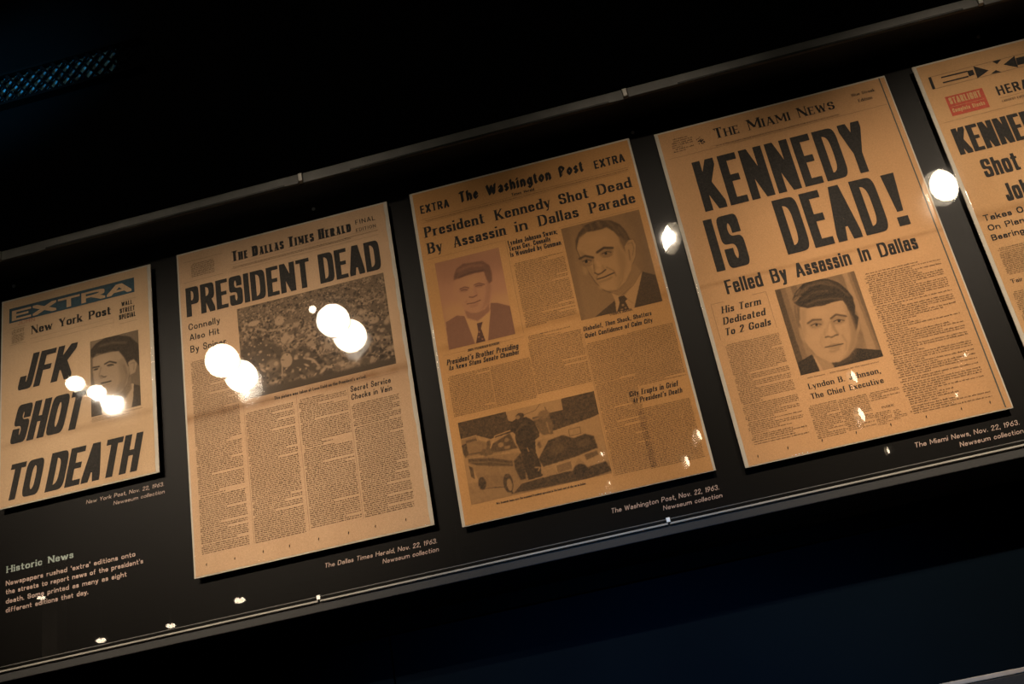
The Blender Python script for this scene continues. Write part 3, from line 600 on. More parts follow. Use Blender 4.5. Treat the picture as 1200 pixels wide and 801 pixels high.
  ["a",-931.0,-839.2,2434.8,2581.4,"grey","portrait_picture",[["g",0.26],["p",[[1,1],[575,0],[61,141]],0.36,10],["p",[[5,769],[221,813],[224,1002],[-1,992]],0.07,2],["p",[[867,702],[994,746],[1008,1013],[807,999]],0.08,2],["p",[[221,816],[437,881],[794,683],[867,702],[845,882],[807,999],[605,990],[224,1002]],0.72,2],["p",[[616,751],[811,589],[827,752],[633,912],[435,913],[253,821]],0.34,5],["p",[[58,231],[262,207],[591,219],[687,325],[768,452],[781,552],[732,673],[628,760],[440,803],[291,795],[169,728],[85,602],[63,502],[49,369]],0.58,3],["p",[[560,353],[687,325],[776,551],[616,758],[465,799],[598,603]],0.42,10],["p",[[5,123],[115,50],[321,0],[575,8],[826,66],[986,192],[1007,344],[984,487],[921,412],[810,377],[775,470],[699,335],[590,227],[414,202],[262,210],[136,186],[58,231],[8,207]],0.05,4],["l",[[190,95],[470,91],[747,136]],0.18,16,8],["p",[[771,404],[885,381],[949,449],[905,555],[800,574]],0.56,3],["l",[[820,428],[895,424],[877,518]],0.3,6,3],["l",[[303,348],[396,335],[521,372]],0.12,9,3],["l",[[60,358],[181,366]],0.12,9,3],["e",[407,384,65,15],0.15,3],["e",[117,393,45,14],0.15,3],["l",[[218,380],[177,488],[213,526],[314,518]],0.3,8,4],["l",[[211,590],[311,593],[406,592]],0.1,8,2.5],["l",[[247,628],[385,626]],0.4,9,5],["l",[[121,672],[293,732]],0.45,8,6],["p",[[430,920],[510,912],[537,960],[526,990],[420,993]],0.06,2],["n",0.04,1.5],["e",[284,292,177,51],0.66,16],["l",[[297,350],[397,332],[529,371]],0.04,13,3],["l",[[55,360],[181,364]],0.05,12,3],["l",[[342,374],[408,371],[477,392]],0.04,8,2],["l",[[74,390],[155,390]],0.04,8,2],["l",[[214,490],[276,520],[321,517]],0.12,9,3],["l",[[211,592],[311,595],[414,593]],0.03,10,2.5],["e",[295,676,75,20],0.62,6],["l",[[682,422],[749,579],[655,725]],0.3,16,8],["n",0.03,1.4]]],
  ["c",-298.6,-73.5,2129.9,2269.0,"grey","motorcade_picture",[["g",0.74],["n",0.03,20],["p",[[-3,-1],[355,1],[362,118],[414,158],[379,264],[213,287],[116,200],[3,205]],0.15,1.5],["p",[[760,1],[1002,-1],[999,286],[942,309],[670,359],[577,362],[531,155],[650,137],[757,136]],0.15,1.5],["p",[[532,146],[650,137],[675,321],[578,352]],0.28,2],["p",[[-3,740],[318,823],[1018,862],[999,1006],[-2,1002]],0.58,6],["p",[[86,840],[268,861],[295,976],[550,987],[831,999],[1004,970],[975,845],[767,880],[523,825],[310,896]],0.14,3],["p",[[10,878],[264,897],[278,978],[1,992]],0.6,4],["p",[[3,205],[122,196],[127,264],[181,308],[148,459],[15,446]],0.5,2],["p",[[1,284],[38,268],[42,408],[15,440],[4,374]],0.15,2],["l",[[2,215],[115,204],[123,272]],0.75,6,1.5],["p",[[35,238],[112,238],[119,264],[38,272]],0.25,2],["l",[[42,408],[141,417]],0.2,8,2],["l",[[45,438],[138,445]],0.75,5,1.5],["p",[[32,453],[249,492],[409,521],[387,868],[307,974],[273,758],[241,736],[255,875],[127,827],[79,732],[55,569],[31,521]],0.55,2],["p",[[70,652],[268,747],[268,861],[134,820]],0.48,6],["p",[[31,458],[201,512],[340,597],[338,662],[180,601],[91,559],[32,506]],0.2,3],["l",[[38,504],[196,555],[332,636]],0.4,5,3],["p",[[29,539],[55,569],[58,715],[33,676]],0.2,2],["e",[103,780,28,77],0.12,3],["e",[283,844,35,111],0.15,2],["e",[290,866,18,72],0.6,2],["p",[[115,436],[207,285],[213,396],[263,474],[158,472]],0.3,3],["e",[164,357,14,36],0.5,3],["e",[192,348,12,49],0.25,3],["p",[[218,348],[358,265],[378,401],[394,466],[263,478],[204,422]],0.2,3],["e",[279,382,21,28],0.6,3],["e",[324,341,16,24],0.5,3],["e",[320,428,23,18],0.55,3],["l",[[202,391],[248,262],[364,238]],0.85,7,1.5],["l",[[212,464],[391,475]],0.7,8,3],["p",[[551,586],[612,458],[719,433],[791,499],[874,478],[931,524],[942,679],[787,719],[544,750],[521,651]],0.13,3],["e",[668,573,57,68],0.22,18],["e",[849,585,46,39],0.22,14],["p",[[524,419],[615,435],[553,567],[529,577]],0.66,3],["l",[[536,414],[664,415],[754,431]],0.8,8,3],["e",[546,486,14,39],0.3,4],["p",[[347,604],[408,530],[419,842],[373,844],[348,700]],0.13,3],["l",[[535,772],[691,755],[928,684]],0.68,9,2],["l",[[381,875],[519,861],[567,841]],0.7,10,2],["p",[[532,799],[619,785],[627,864],[529,875]],0.66,2],["p",[[633,765],[739,755],[739,850],[633,859]],0.42,2],["l",[[631,765],[740,751],[741,851],[633,863],[631,765]],0.8,5,1.5],["p",[[750,835],[796,738],[836,830],[749,844]],0.6,2],["l",[[807,739],[843,817],[955,780]],0.75,8,2],["p",[[839,716],[932,699],[936,754],[847,786]],0.3,3],["e",[792,889,51,79],0.1,3],["l",[[767,466],[768,388],[849,386],[848,464],[767,466]],0.3,5,1.2],["p",[[368,200],[387,138],[425,113],[494,121],[544,200],[563,336],[556,393],[524,419],[513,571],[531,713],[520,852],[428,864],[411,705],[410,531],[389,405],[390,288],[361,237]],0.1,2],["l",[[401,273],[443,210],[479,204]],0.26,9,5],["e",[450,93,31,36],0.12,2],["e",[434,103,14,24],0.5,2],["l",[[458,491],[465,533]],0.6,7,1.5],["l",[[488,735],[519,747],[506,780]],0.65,8,2],["l",[[414,802],[417,860]],0.55,7,2],["p",[[570,221],[606,115],[646,171],[660,296],[660,394],[586,385],[563,336]],0.3,3],["e",[617,140,40,52],0.42,4],["l",[[626,243],[635,365]],0.6,9,3],["l",[[474,93],[565,69],[605,5]],0.25,4,1.2],["l",[[636,57],[642,106]],0.25,7,1.5],["l",[[535,177],[576,173]],0.6,8,3],["n",0.05,1.3],["n",0.05,5],["n",0.05,2]]],
  ["b",-654.1,-384.9,2397.9,2572.9,"grey","crowd_picture",[["g",0.3],["crowd",5200],["p",[[5,420],[169,392],[276,529],[297,760],[199,868],[6,866]],0.13,16],["e",[109,206,41,28],0.7,3],["e",[281,247,35,49],0.66,5],["l",[[118,266],[207,331],[322,340]],0.6,14,4],["e",[340,328,21,39],0.6,4],["e",[390,358,25,46],0.55,4],["e",[349,284,46,23],0.3,4],["e",[321,453,46,62],0.62,3],["l",[[420,437],[449,335]],0.6,9,3],["e",[469,466,16,31],0.62,3],["e",[469,550,34,57],0.5,5],["e",[503,470,14,27],0.6,3],["e",[386,610,16,23],0.55,3],["p",[[317,620],[423,569],[555,789],[632,965],[539,1019],[251,961]],0.12,8],["e",[301,688,39,76],0.6,3],["l",[[271,713],[265,821]],0.6,9,2],["l",[[419,707],[468,745],[508,825],[583,873],[631,837]],0.62,18,3],["l",[[528,851],[515,882]],0.6,6,2],["l",[[566,875],[558,909]],0.6,6,2],["l",[[594,877],[597,911]],0.6,6,2],["e",[209,707,46,66],0.35,8],["e",[232,697,14,23],0.6,3],["e",[180,714,11,19],0.55,3],["l",[[687,986],[681,911],[728,876]],0.6,10,3],["e",[784,453,34,50],0.5,5],["e",[894,489,34,42],0.6,5],["l",[[842,296],[924,264],[978,296]],0.6,10,3],["e",[749,306,23,39],0.25,4],["e",[927,360,51,48],0.22,6],["l",[[888,700],[978,700]],0.6,18,6],["p",[[869,525],[991,538],[997,670],[891,665]],0.15,6],["l",[[754,403],[803,498],[845,534]],0.62,8,4],["crowd",700],["p",[[-7,897],[254,908],[545,931],[992,925],[1000,1019],[-1,1000]],0.1,10]]],
]
BIG = [(-1.834, -2.935, 0.077), (-1.827, -3.134, 0.075), (-1.256, -2.815, 0.073), (-1.238, -3.0, 0.075), (1.479, -2.954, 0.072), (0.244, -2.804, 0.063), (-2.489, -2.81, 0.042), (-2.458, -2.942, 0.042), (-1.3, -2.671, 0.015)]
SMALL = [(1.276, -5.107, 0.043), (1.393, -5.871, 0.053), (0.305, -5.527, 0.039), (0.203, -6.029, 0.042), (-0.362, -6.13, 0.018), (-0.339, -5.47, 0.017), (2.021, -5.925, 0.018), (1.949, -5.179, 0.017), (-5.141, -7.218, 0.039), (-4.839, -7.304, 0.039), (-4.234, -7.336, 0.038), (-3.494, -7.028, 0.043), (-4.473, -5.81, 0.027), (1.676, -6.884, 0.027)]
CREST = (198.5, 2672.4)
TEARS = [['b', [(-738.2, 2131.2), (-690.3, 2130.6), (-642.1, 2131.4), (-597.9, 2130.7), (-549.2, 2131.2), (-499.6, 2130.1), (-455.1, 2130.9), (-405.0, 2130.5)]], ['d', [(147.5, 2105.1), (193.8, 2107.5), (245.8, 2107.1), (297.3, 2107.2), (349.3, 2107.5), (402.1, 2107.1), (454.2, 2107.3), (496.4, 2107.6)]]]


# ------------------------------------------------------------------ the room
def slab(name, *b, mat): return struct(Mesh().box(*b).build(name, mat))
RX, RY, RZ = 6.5, -8.2, 4.3
slab('floor', -RX, RX, RY, .3, -.1, 0, mat=MAT['floor'])
slab('ceiling', -RX, RX, RY, .3, RZ, RZ + .1, mat=MAT['ceiling'])
slab('wall_back', -RX, RX, .077, .3, 1.985, RZ, mat=MAT['wall'])
slab('wall_front', -RX, RX, RY - .1, RY, 0, RZ, mat=MAT['wall'])
slab('wall_left', -RX - .1, -RX, RY, .3, 0, RZ, mat=MAT['wall'])
slab('wall_right', RX, RX + .1, RY, .3, 0, RZ, mat=MAT['wall'])
# lower wall: slate panels with open joints, set a little back from the cleat under the case
lower = struct(bpy.data.objects.new('wall_lower', None)); COL.objects.link(lower)
SEAM = [-6.5, -4.1, -2.9, -1.69, -.478, .734, 1.946, 3.16, 6.5]
for a, b in zip(SEAM, SEAM[1:]):
    Mesh().box(a + .0012, b - .0012, .084, .12, 0, 1.985).build('wall_panel', MAT['blue_wall'], lower, bevel=.001)
Mesh().box(-RX, RX, .12, .3, 0, 1.985).build('wall_core', MAT['wall'], lower)
struct(Mesh().box(-1.75, 1.75, .070, .084, 1.9755, 1.9995).build('trim_1', MAT['wall'], bevel=.001))

# ------------------------------------------------------------------ the display case
CX0, CX1 = -1.72, 1.62
case = thing('display_case', 'long black wall case with a clear front holding the row of old newspapers', 'display case', (0, .077, 2.0))
def part(m, name, mat, bevel=0, parent=None):
    o = m.build(name, mat, None, bevel); return keep(o, parent or case)
part(Mesh().box(CX0, CX1, .020, .076, 2.0015, 2.772), 'case_back', MAT['case'])
bd = part(Mesh().box(CX0 + .01, CX1 - .01, .012, .020, 2.0165, 2.758), 'mounting_board', MAT['board'])
part(Mesh().box(CX0, CX1, -.0605, .020, 2.0015, 2.0155), 'case_ledge', MAT['case'], .0012)
part(Mesh().box(CX0, CX1, -.050, .020, 2.760, 2.772), 'case_top', MAT['case'], .001)
for xa, xb in ((CX0, CX0 + .01), (CX1 - .01, CX1)):
    part(Mesh().box(xa, xb, -.060, .020, 2.0155, 2.772), 'case_side', MAT['case'])
part(Mesh().box(CX0 + .002, CX1 - .002, -.0600, -.0565, 2.0175, 2.762), 'front_pane', MAT['glass'])
TOPJ = [CX0, -1.067, -.493, .091, .692, 1.29, CX1]
steps = [0, .0012, -.0004, .0014, .0, .001]
for k, (a, b) in enumerate(zip(TOPJ, TOPJ[1:])):
    d = steps[k]
    part(Mesh().box(a + .004, b - .004, -.0665, -.0602, 2.7500 + d, 2.7705 + d * .3), 'top_rail', MAT['rail'], .0012)
    part(Mesh().box(a + .09, b - .03, -.0675, -.0665, 2.7500 + d, 2.7535 + d), 'rail_bead', MAT['bead'], .0008)
for x in TOPJ[1:-1]:
    part(Mesh().box(x - .004, x + .004, -.0690, -.0602, 2.7535, 2.7700), 'rail_clip', MAT['lip'], .001)
BOTJ = [CX0, -1.06, -.538, -.006, .526, 1.06, CX1]
for a, b in zip(BOTJ, BOTJ[1:]):
    part(Mesh().box(a + .0015, b - .0015, -.0645, -.0602, 2.0158, 2.0188), 'bottom_lip', MAT['lip'], .0006)
part(Mesh().box(CX0 + .01, CX1 - .01, -.0640, -.0602, 2.0236, 2.0246), 'lip_reflection', MAT['rail'])  # thin bar standing in for the faint reflection line above the lip
for x in BOTJ[1:-1]:
    part(Mesh().box(x - .0032, x + .0032, -.0660, -.0602, 2.0188, 2.0262), 'lip_clip', MAT['steel'], .0006)
for x, z in ((-1.088, 2.744), (-.499, 2.744), (.091, 2.732), (.699, 2.745), (1.30, 2.744)):
    sc_ = part(Mesh().cyl((x, .012, z), (x, .0095, z), .0034, .0022, 14), 'screw', MAT['steel'])

# ------------------------------------------------------------------ printed pictures (tone painted on a fine grid, as the press printed them)
def blur(a, s):
    if s < .3: return a
    r = int(s * 3) + 1; k = np.exp(-.5 * (np.arange(-r, r + 1) / s) ** 2); k /= k.sum()
    p = np.pad(a, r, mode='edge')
    p = np.apply_along_axis(lambda m: np.convolve(m, k, 'valid'), 0, p)
    return np.apply_along_axis(lambda m: np.convolve(m, k, 'valid'), 1, p)
def paint(ops, w, h, seed):
    rs = np.random.RandomState(seed); res = 1.25
    W, H = int(w * res), int(h * res)
    px = res * w / 100.0                       # one traced unit of blur is about .22 mm
    yy, xx = np.mgrid[0:H, 0:W]; U = (xx + .5) / W * 1000; V = (yy + .5) / H * 1000
    img = np.full((H, W), .5); us = res * .22
    for op in ops:
        k = op[0]
        if k == 'g': img[:] = op[1]
        elif k == 'n':
            img = img + blur(rs.randn(H, W), max(.5, op[2] * us)) * op[1] * max(.6, op[2] * us * 1.5)
        elif k == 'p':
            P = op[1]; m = np.zeros((H, W), bool); n = len(P)
            for i in range(n):
                (x1, y1), (x2, y2) = P[i], P[(i + 1) % n]
                if y1 == y2: continue
                c = ((y1 > V) != (y2 > V)) & (U < (x2 - x1) * (V - y1) / (y2 - y1) + x1); m ^= c
            m = np.clip(blur(m.astype(float), op[3] * us), 0, 1); img = img * (1 - m) + op[2] * m
        elif k == 'e':
            x, y, rx, ry = op[1]; m = (((U - x) / max(rx, 1)) ** 2 + ((V - y) / max(ry, 1)) ** 2 < 1)
            m = np.clip(blur(m.astype(float), op[3] * us), 0, 1); img = img * (1 - m) + op[2] * m
        elif k == 'l':
            d = np.full((H, W), 1e9); fx, fy = w / 1000, h / 1000
            for (x1, y1), (x2, y2) in zip(op[1], op[1][1:]):
                dx, dy = (x2 - x1) * fx, (y2 - y1) * fy; L2 = dx * dx + dy * dy + 1e-9
                t_ = np.clip(((U - x1) * fx * dx + (V - y1) * fy * dy) / L2, 0, 1)
                d = np.minimum(d, np.hypot((U - x1) * fx - t_ * dx, (V - y1) * fy - t_ * dy))
            wd = op[3] * .22 / 2; m = np.clip((wd + .4 - d) / .8, 0, 1)
            m = np.clip(blur(m, (op[4] if len(op) > 4 else 1.5) * us), 0, 1); img = img * (1 - m) + op[2] * m
        elif k == 'crowd':
            for q in range(op[1]):
                v = rs.rand(); u = rs.rand(); s = (9 + 22 * v) * (.5 + .9 * rs.rand()) * (2.0 if q < op[1] * .3 else .9)
                cx, cy = u * W, v * H; rx, ry = s * .085 * res * 1.6, s * .085 * res * 1.3
                g = rs.choice([.05, .10, .16, .24, .34, .5, .64]); a = rs.rand() * 3.14
                x0, x1 = int(max(0, cx - 3 * rx)), int(min(W, cx + 3 * rx)); y0, y1 = int(max(0, cy - 3 * ry)), int(min(H, cy + 3 * ry))
                if x1 <= x0 or y1 <= y0: continue
                X = xx[y0:y1, x0:x1] - cx; Y = yy[y0:y1, x0:x1] - cy
                X, Y = X * math.cos(a) + Y * math.sin(a), -X * math.sin(a) + Y * math.cos(a)
                e_ = rs.choice([1, 1, .45])
                m = np.clip(1.6 - ((X / rx) ** 2 + (Y / (ry * e_)) ** 2) ** .5 * 1.3, 0, 1)
                img[y0:y1, x0:x1] = img[y0:y1, x0:x1] * (1 - m) + g * m
    return np.clip(img, 0, 1)
INK = np.array([.030, .024, .018])
def tone_mat():
    m, nt, b = new_mat('printed_picture')
    at_ = nt.nodes.new('ShaderNodeAttribute'); at_.attribute_name = 'tone'
    nt.links.new(at_.outputs['Color'], b.inputs['Base Color']); b.inputs['Roughness'].default_value = .8
    b.inputs['Specular IOR Level'].default_value = .15
    return m
TONE = tone_mat()
def picture(rec, parent, idx, y):
    panel, x0, x1, z0, z1, mode, name, ops = rec
    img = paint(ops, x1 - x0, z1 - z0, 5 + idx); H, W = img.shape
    paper = np.array(PAPER[panel][0]) * .93
    if mode == 'grey': rgb = INK * (1 - img[..., None]) + paper * img[..., None]
    else:
        dark = np.array([.060, .032, .026]); mid = np.array([.43, .20, .105]); lt = paper
        t1 = np.clip(img / .6, 0, 1)[..., None]; t2 = np.clip((img - .6) / .3, 0, 1)[..., None]
        rgb = (dark * (1 - t1) + mid * t1) * (1 - t2) + lt * t2
    xs = np.linspace(x0, x1, W) / 1000; zs = np.linspace(z1, z0, H) / 1000
    X, Z = np.meshgrid(xs, zs); co = np.stack([X, np.full_like(X, y), Z], -1).reshape(-1, 3)
    idxs = np.arange(H * W).reshape(H, W)
    F = np.stack([idxs[1:, :-1], idxs[1:, 1:], idxs[:-1, 1:], idxs[:-1, :-1]], -1).reshape(-1, 4)
    me = bpy.data.meshes.new(name); me.from_pydata(co.tolist(), [], F.tolist()); me.update()
    ca = me.color_attributes.new('tone', 'FLOAT_COLOR', 'POINT')
    ca.data.foreach_set('color', np.concatenate([rgb.reshape(-1, 3), np.ones((H * W, 1))], 1).astype(np.float32).ravel())
    me.materials.append(TONE)
    o = bpy.data.objects.new(name, me); COL.objects.link(o); keep(o, parent)
    return o

# ------------------------------------------------------------------ the newspapers
SHEETS = {   # outer board x0, x1, z0, z1 (m); insets of the sheet left, right, top, bottom (mm)
    'a': (-1.1041, -.8111, 2.3056, 2.7089, (3.2, 6.5, 3.0, 2.2)),
    'b': (-.7604, -.3610, 2.1120, 2.7132, (3.0, 6.0, 3.0, 2.2)),
    'c': (-.3185, .0815, 2.0981, 2.7154, (5.2, 3.6, 3.4, 1.2)),
    'd': (.1246, .5255, 2.0912, 2.7091, (6.0, 2.0, 3.2, 1.6)),
    'e': (.5722, .9730, 2.0950, 2.7111, (6.4, 3.0, 3.4, 1.6)),
}
LABEL = {
    'a': 'small yellowed tabloid front page with a blue EXTRA banner and slanted headline ending TO DEATH',
    'b': 'aged newspaper front page headlined PRESIDENT DEAD above a wide crowd photograph',
    'c': 'aged newspaper front page with two portraits and a car photograph, EXTRA in both top corners',
    'd': 'aged newspaper front page with giant headline ending IS DEAD! and one portrait',
    'e': 'aged newspaper front page with red STARLIGHT box, at the right end of the row',
}
def sheet_outline(x0, x1, z0, z1, rag, seed):
    r = random.Random(seed); P = []
    def edge(ax, az, bx, bz, n, amp, nx, nz):
        for k in range(n):
            t_ = k / n; d = (r.random() - .3) * amp * (0 if k == 0 else 1)
            P.append((ax + (bx - ax) * t_ + nx * d, az + (bz - az) * t_ + nz * d))
    edge(x0, z0, x1, z0, 30, rag * .4, 0, 1); edge(x1, z0, x1, z1, 46, rag, -1, 0)
    edge(x1, z1, x0, z1, 30, rag * .5, 0, -1); edge(x0, z1, x0, z0, 46, rag * .3, 1, 0)
    return P
def body_block(x0, x1, z1, z0, pitch, tone, para, seed):
    """rows of tiny letter marks set in paragraphs"""
    r = random.Random(seed); polys = []; z = z1 - pitch; lh = pitch * .47; last_short = True
    while z > z0:
        x = x0 + (pitch * .9 if last_short else 0); end = x1
        last_short = r.random() < para
        if last_short: end = x0 + (x1 - x0) * r.uniform(.3, .85)
        while x < end:
            wl = r.randint(2, 8)
            for _ in range(wl):
                if x > end: break
                w = pitch * r.choice([.16, .22, .26, .34]); hh = lh * r.choice([1, 1, 1, 1.45])
                th = w * .8
                polys.append([(x, z), (x + th, z), (x + th, z + hh), (x, z + hh)])
                if w > .2 * pitch and r.random() < .7:
                    zz = z + r.choice([0, lh * .8]); polys.append([(x, zz), (x + w, zz), (x + w, zz + lh * .22), (x, zz + lh * .22)])
                x += w + pitch * .10
            x += pitch * .34
        z -= pitch * (1.0 if not (last_short and r.random() < .25) else 1.25)
    return polys
PANEL = {}
for k, (x0, x1, z0, z1, ins) in SHEETS.items():
    root = thing('newspaper_front_page', LABEL[k], 'newspaper', ((x0 + x1) / 2, .012, z0), 'historic front pages in the wall case')
    PANEL[k] = root
    keep(Mesh().box(x0, x1, 0.0, .0025, z0, z1).build('backing_board', MAT['backing'], None, .0004), root)
    for px_ in (x0 + .05, x1 - .05):
        for pz in (z0 + .06, z1 - .06):
            keep(Mesh().cyl((px_, .0025, pz), (px_, .012, pz), .008, None, 12).build('spacer', MAT['spacer']), root)
    l, r_, t_, b_ = [v / 1000 for v in ins]
    P = sheet_outline(x0 + l, x1 - r_, z0 + b_, z1 - t_, {'b': .0022, 'a': .0010}.get(k, .0006), ord(k))
    n = len(P); v = [(a, -.0004, b) for a, b in P] + [(a, -.0001, b) for a, b in P]
    f = [tuple(range(n)), tuple(range(2*n-1, n-1, -1))] + [((i+1) % n, i, n + i, n + (i+1) % n) for i in range(n)]
    sh = keep(obj('newspaper_sheet', v, f, MAT['paper_' + k]), root)
    # clear film, its four edges rolled back round the board
    cx, cz, hx, hz = (x0 + x1) / 2, (z0 + z1) / 2, (x1 - x0) / 2 + .0006, (z1 - z0) / 2 + .0006
    prof = []
    R_ = .0060
    for q in range(9):
        a = math.radians(75) * q / 8; prof.append((R_ * (1 - math.sin(a)) , -.0030 + R_ * (1 - math.cos(a)) * .62))
    prof = prof[::-1]
    v = []; f = []; rings = []
    for inset, yy in prof:
        ring = []
        hx_, hz_ = hx - inset, hz - inset
        for sx, sz in ((-1, -1), (1, -1), (1, 1), (-1, 1)):
            ring.append(len(v)); v.append((cx + sx * hx_, yy, cz + sz * hz_))
        rings.append(ring)
    for r0, r1 in zip(rings, rings[1:]):
        for i in range(4): f.append((r0[i], r0[(i+1) % 4], r1[(i+1) % 4], r1[i]))
    f.append(tuple(rings[-1]))
    o = keep(obj('clear_cover', v, f, MAT['film'], None, False), root)
    for p in o.data.polygons: p.use_smooth = len(p.vertices) == 4 and p.area < .01
    # keep the flat middle flat
    o.data.polygons[-1].use_smooth = False

YINK = -.0007
for i, rec in enumerate(PICS): picture(rec, PANEL[rec[0]], i, -.0006)
for panel, pts, ink, layer, name in SHAPES:
    print_mesh(name, [pts], MAT[ink], PANEL[panel], YINK - .0002 * layer)
for panel, s, st, x0, x1, z, h, slant, ink, layer, name, drop in TEXTS:
    if panel == 'board': par, y = case, .0118
    else: par, y = PANEL[panel], YINK - .0003 * layer
    if panel != 'board':                       # nothing is printed past the sheet's edge
        lim = (SHEETS[panel][1] - .004) * 1000; x1_ = x1
        polys = [P for P in letters(s, st, x0, x1, z, h, slant) if max(a for a, _ in P) < lim]
    else: polys = letters(s, st, x0, x1, z, h, slant)
    if ink == 'paper_a' or ink == 'paper_e': m = MAT[ink]
    else: m = MAT[ink]
    print_mesh(name, polys, m, par, y)
for panel in 'abcde':
    polys = []; col = []
    for q in RULES:
        if q[0] != panel: continue
        xa, za, xb, zb, w = q[1:6]; xa, xb = min(xa, xb), min(max(xa, xb), SHEETS[panel][1] * 1000 - 5); za, zb = min(za, zb), max(za, zb)
        P = [(xa, za - w/2), (xb, za - w/2), (xb, za + w/2), (xa, za + w/2)] if abs(xb - xa) > abs(zb - za) else [(xa - w/2, za), (xa + w/2, za), (xa + w/2, zb), (xa - w/2, zb)]
        if q[6] == 'ink': print_mesh('printed_rule', [P], MAT['rule'], PANEL[panel], YINK)
        else: print_mesh('printed_line', [P], MAT[q[6]], PANEL[panel], YINK - (.0003 if q[6].startswith('paper') else 0))
    polys = []
    for i, q in enumerate(BODY):
        if q[0] == panel: polys += body_block(q[1], min(q[2], SHEETS[panel][1]*1000 - 8), q[3], q[4], q[5], q[6], q[7], 40 + i)
    o = print_mesh('body_text', polys, MAT['body'], PANEL[panel], YINK + .00005); o['kind'] = 'stuff'
# small crest beside the fourth page's title, and the pin tears along the foot of two pages
r = random.Random(4); polys = []
for k in range(46):
    a = r.uniform(0, 6.28); d = r.random() ** .6; x = CREST[0] + math.cos(a) * d * 7.5; z = CREST[1] + math.sin(a) * d * 9.5 * (.9 if a < 3 else .8)
    s = r.uniform(.5, 1.5); b = r.uniform(0, 3.1)
    polys.append([(x + s*math.cos(b+q), z + s*math.sin(b+q)*.7) for q in (0, 1.3, 2.9, 4.4)])
print_mesh('title_crest', polys, MAT['ink'], PANEL['d'], YINK)
for panel, pts in TEARS:
    for x, z in pts:
        polys = []
        polys.append([(x - .5, z - 3), (x + .3, z - 2.6), (x + .9, z + 1.2), (x + .2, z + 2.6), (x - .8, z + .8)])
        polys.append([(x - 1.4, z - 1.2), (x + 1.0, z - .4), (x + .9, z + .3), (x - 1.3, z - .4)])
        print_mesh('pin_tear', polys, MAT['body'], PANEL[panel], YINK)

# ------------------------------------------------------------------ lower sign panel, corner of it in the frame's lower right
pn = thing('lower_display_panel', 'pale grey top edge of a dark panel on the wall below the case', 'panel', (0.9, .084, 1.2))
keep(Mesh().box(.10, 1.9, .030, .0835, 1.20, 1.7315).build('panel_face', MAT['case'], None, .002), pn)
keep(Mesh().box(.10, 1.9, .0285, .0835, 1.7315, 1.7385).build('panel_top_edge', MAT['edge'], None, .0015), pn)

# ------------------------------------------------------------------ blue-lit wire grille high on the wall at the left
gr = thing('wall_grille', 'dim blue lit wire mesh strip high on the dark wall, upper left', 'grille', (-1.3, .076, 3.2))
gx0, gx1, gz0, gz1 = -2.4, -.84, 3.225, 3.295
keep(Mesh().box(gx0, gx1 - .06, .070, .0765, gz0, gz1).build('grille_backing', MAT['grille']), gr)
m = Mesh(); step = .026; hgt = gz1 - gz0
for s in (1, -1):
    x = gx0 - hgt
    while x < gx1:
        xa, xb = (x, x + hgt * .8) if s > 0 else (x + hgt * .8, x)
        if min(xa, xb) >= gx0 and max(xa, xb) <= gx1:
            y = .064 if s > 0 else .061
            w = .0032
            m.add([(xa - w, y, gz0), (xa + w, y, gz0), (xb + w, y, gz1), (xb - w, y, gz1), (xa - w, y + .003, gz0), (xa + w, y + .003, gz0), (xb + w, y + .003, gz1), (xb - w, y + .003, gz1)],
                  [(0, 1, 2, 3), (7, 6, 5, 4), (0, 3, 7, 4), (1, 5, 6, 2), (0, 4, 5, 1), (3, 2, 6, 7)])
        x += step
w_ = keep(m.build('wire_mesh', MAT['lattice']), gr); w_['kind'] = 'stuff'
for za, zb in ((gz0 - .006, gz0), (gz1, gz1 + .006)):
    keep(Mesh().box(gx0, gx1, .058, .0765, za, zb).build('grille_frame', MAT['lattice']), gr)

# ------------------------------------------------------------------ the lamps behind the camera, seen mirrored in the glass
def lamp(loc, r, aim, yaw, pitch, dim, label, group):
    sl = .75 if yaw else .12
    root = thing('track_spotlight', label, 'lamp', (loc[0], loc[1], RZ), group)
    L = Vector(loc); d = (Vector(aim) - L).normalized()
    d = Matrix.Rotation(math.radians(yaw), 3, 'Z') @ d
    d = (Matrix.Rotation(math.radians(pitch), 3, d.cross(Vector((0, 0, 1))).normalized()) @ d).normalized()
    keep(Mesh().cyl(L - d * r * 1.2, L - d * .004, r * .75, r * 1.06, 28).build('lamp_head', MAT['housing']), root)
    keep(Mesh().cyl(L - d * .004, L - d * .001, r, None, 36).build('lens', MAT['lamp_dim' if dim else 'lamp']), root)
    a = d.orthogonal().normalized(); b = d.cross(a); v = []
    for rr, q in ((r * 1.02, -.002), (r * (1.02 + .12 * sl), r * sl), (r * (1.06 + .12 * sl), r * sl), (r * 1.08, -.002)):
        v += [tuple(L + d * q + (a * math.cos(math.pi * k / 16) + b * math.sin(math.pi * k / 16)) * rr) for k in range(32)]
    f = [(m * 32 + k, m * 32 + (k + 1) % 32, ((m + 1) % 4) * 32 + (k + 1) % 32, ((m + 1) % 4) * 32 + k) for m in range(4) for k in range(32)]
    keep(obj('snoot', v, f, MAT['rim']), root)
    top = L - d * r * .8
    keep(Mesh().cyl(top, (top.x, top.y, RZ), .009, None, 8).build('stem', MAT['housing']), root)
    return root
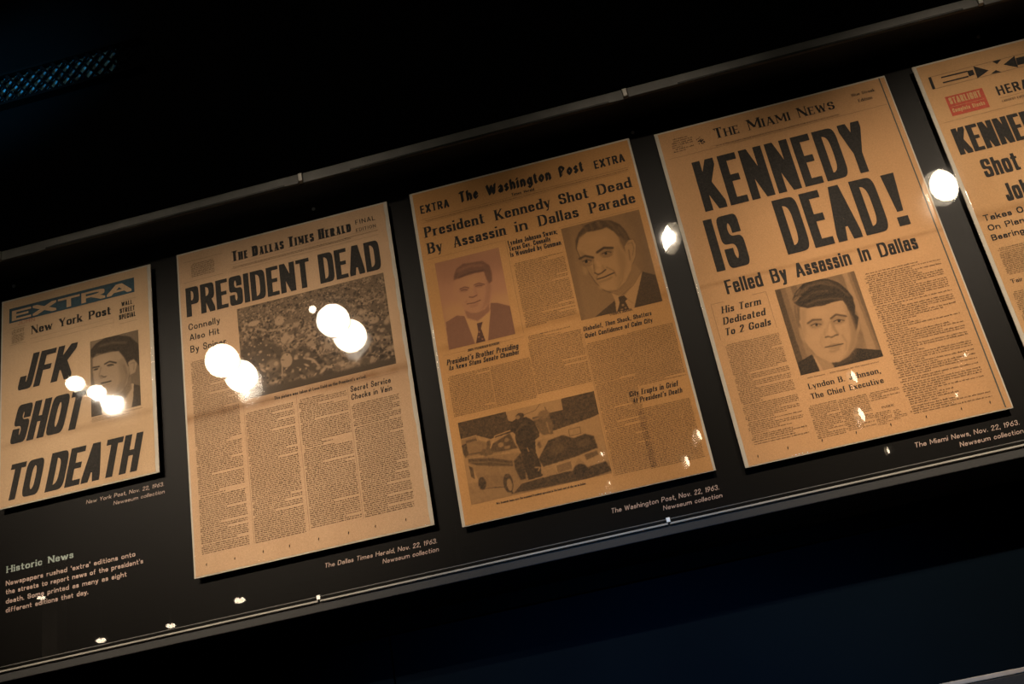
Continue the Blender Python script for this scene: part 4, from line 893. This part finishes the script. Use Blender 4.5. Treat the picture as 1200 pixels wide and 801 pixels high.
BL = [('track lamp mirrored as the upper left blob beside the crowd photograph', 0, 0), ('track lamp mirrored as the lower right blob beside the crowd photograph', 0, 0),
      ('track lamp mirrored as the upper blob on the crowd photograph', 0, 0), ('track lamp mirrored as the lower blob on the crowd photograph', 0, 0),
      ('track lamp mirrored between the giant headline page and the right end page', 30, 0), ('track lamp turned aside, mirrored as a crescent between the two middle pages', -64, 0),
      ('track lamp mirrored at the left end, beside the small portrait on the tabloid page', 0, 35), ('track lamp mirrored on the portrait of the tabloid page', 0, 40),
      ('tiny lamp mirrored as a dot above the blobs on the crowd photograph', 0, 0)]
for (x, y, r), (lab, yw, pt) in zip(BIG, BL):
    lamp((x, y, 3.95), r, (x * .35, 0, 2.3), yw, pt, False, lab, 'track lamps facing the case')
FAR = ['on the lower heading of the giant headline page', 'low on the giant headline page, under its lower heading', 'near the right edge of the two portrait page', 'near the bottom right corner of the two portrait page',
       'just right below the car photograph', 'at the right edge of the car photograph', 'as the lower right dot on the giant headline page', 'as the upper right dot on the giant headline page',
       'at the case foot, leftmost below the intro text', 'at the case foot, second from the left below the intro text', 'at the case foot left of the crowd photograph page', 'on the board under the crowd photograph page',
       'on the intro text at lower left', 'on the board below the giant headline page']
for (x, y, r), w in zip(SMALL, FAR):
    left = x < -2
    lamp((x, y, 3.95), r, (x * .2, 0, 2.2), 0 if left else 58, 55 if left else 0, True, 'small far lamp mirrored ' + w, 'far small lamps')
sc = thing('blue_glow_panel', 'added blue glow panel behind the camera, faintly mirrored in the case glass', 'glow panel', (-1.75, -7.5, 2.4))  # emitter added out of view for a blue patch in the front pane
keep(Mesh().box(-2.0, -1.55, -7.5, -7.44, 2.95, 3.2).build('glow_panel_housing', MAT['housing'], None, .01), sc)
keep(Mesh().box(-1.98, -1.57, -7.44, -7.436, 2.97, 3.18).build('glow_panel_face', emit('glow_panel_emission', (.12, .35, .8), .8)), sc)
keep(Mesh().box(-1.79, -1.76, -7.49, -7.46, 3.2, RZ).build('glow_panel_mount', MAT['housing']), sc)
pl = Mesh().box(-4.58, -4.46, -6.12, -6.0, 0, RZ).build('trim_2', plain('pillar_paint', (.55, .5, .44), .7)); struct(pl)
spot((-4.3, -4.6, 4.1), (-4.5, -6.0, 3.2), 10, 60, 1.0, WARM, .05, 'pillar_beam')  # added spot without a fixture, brightens the pillar for its mirror image
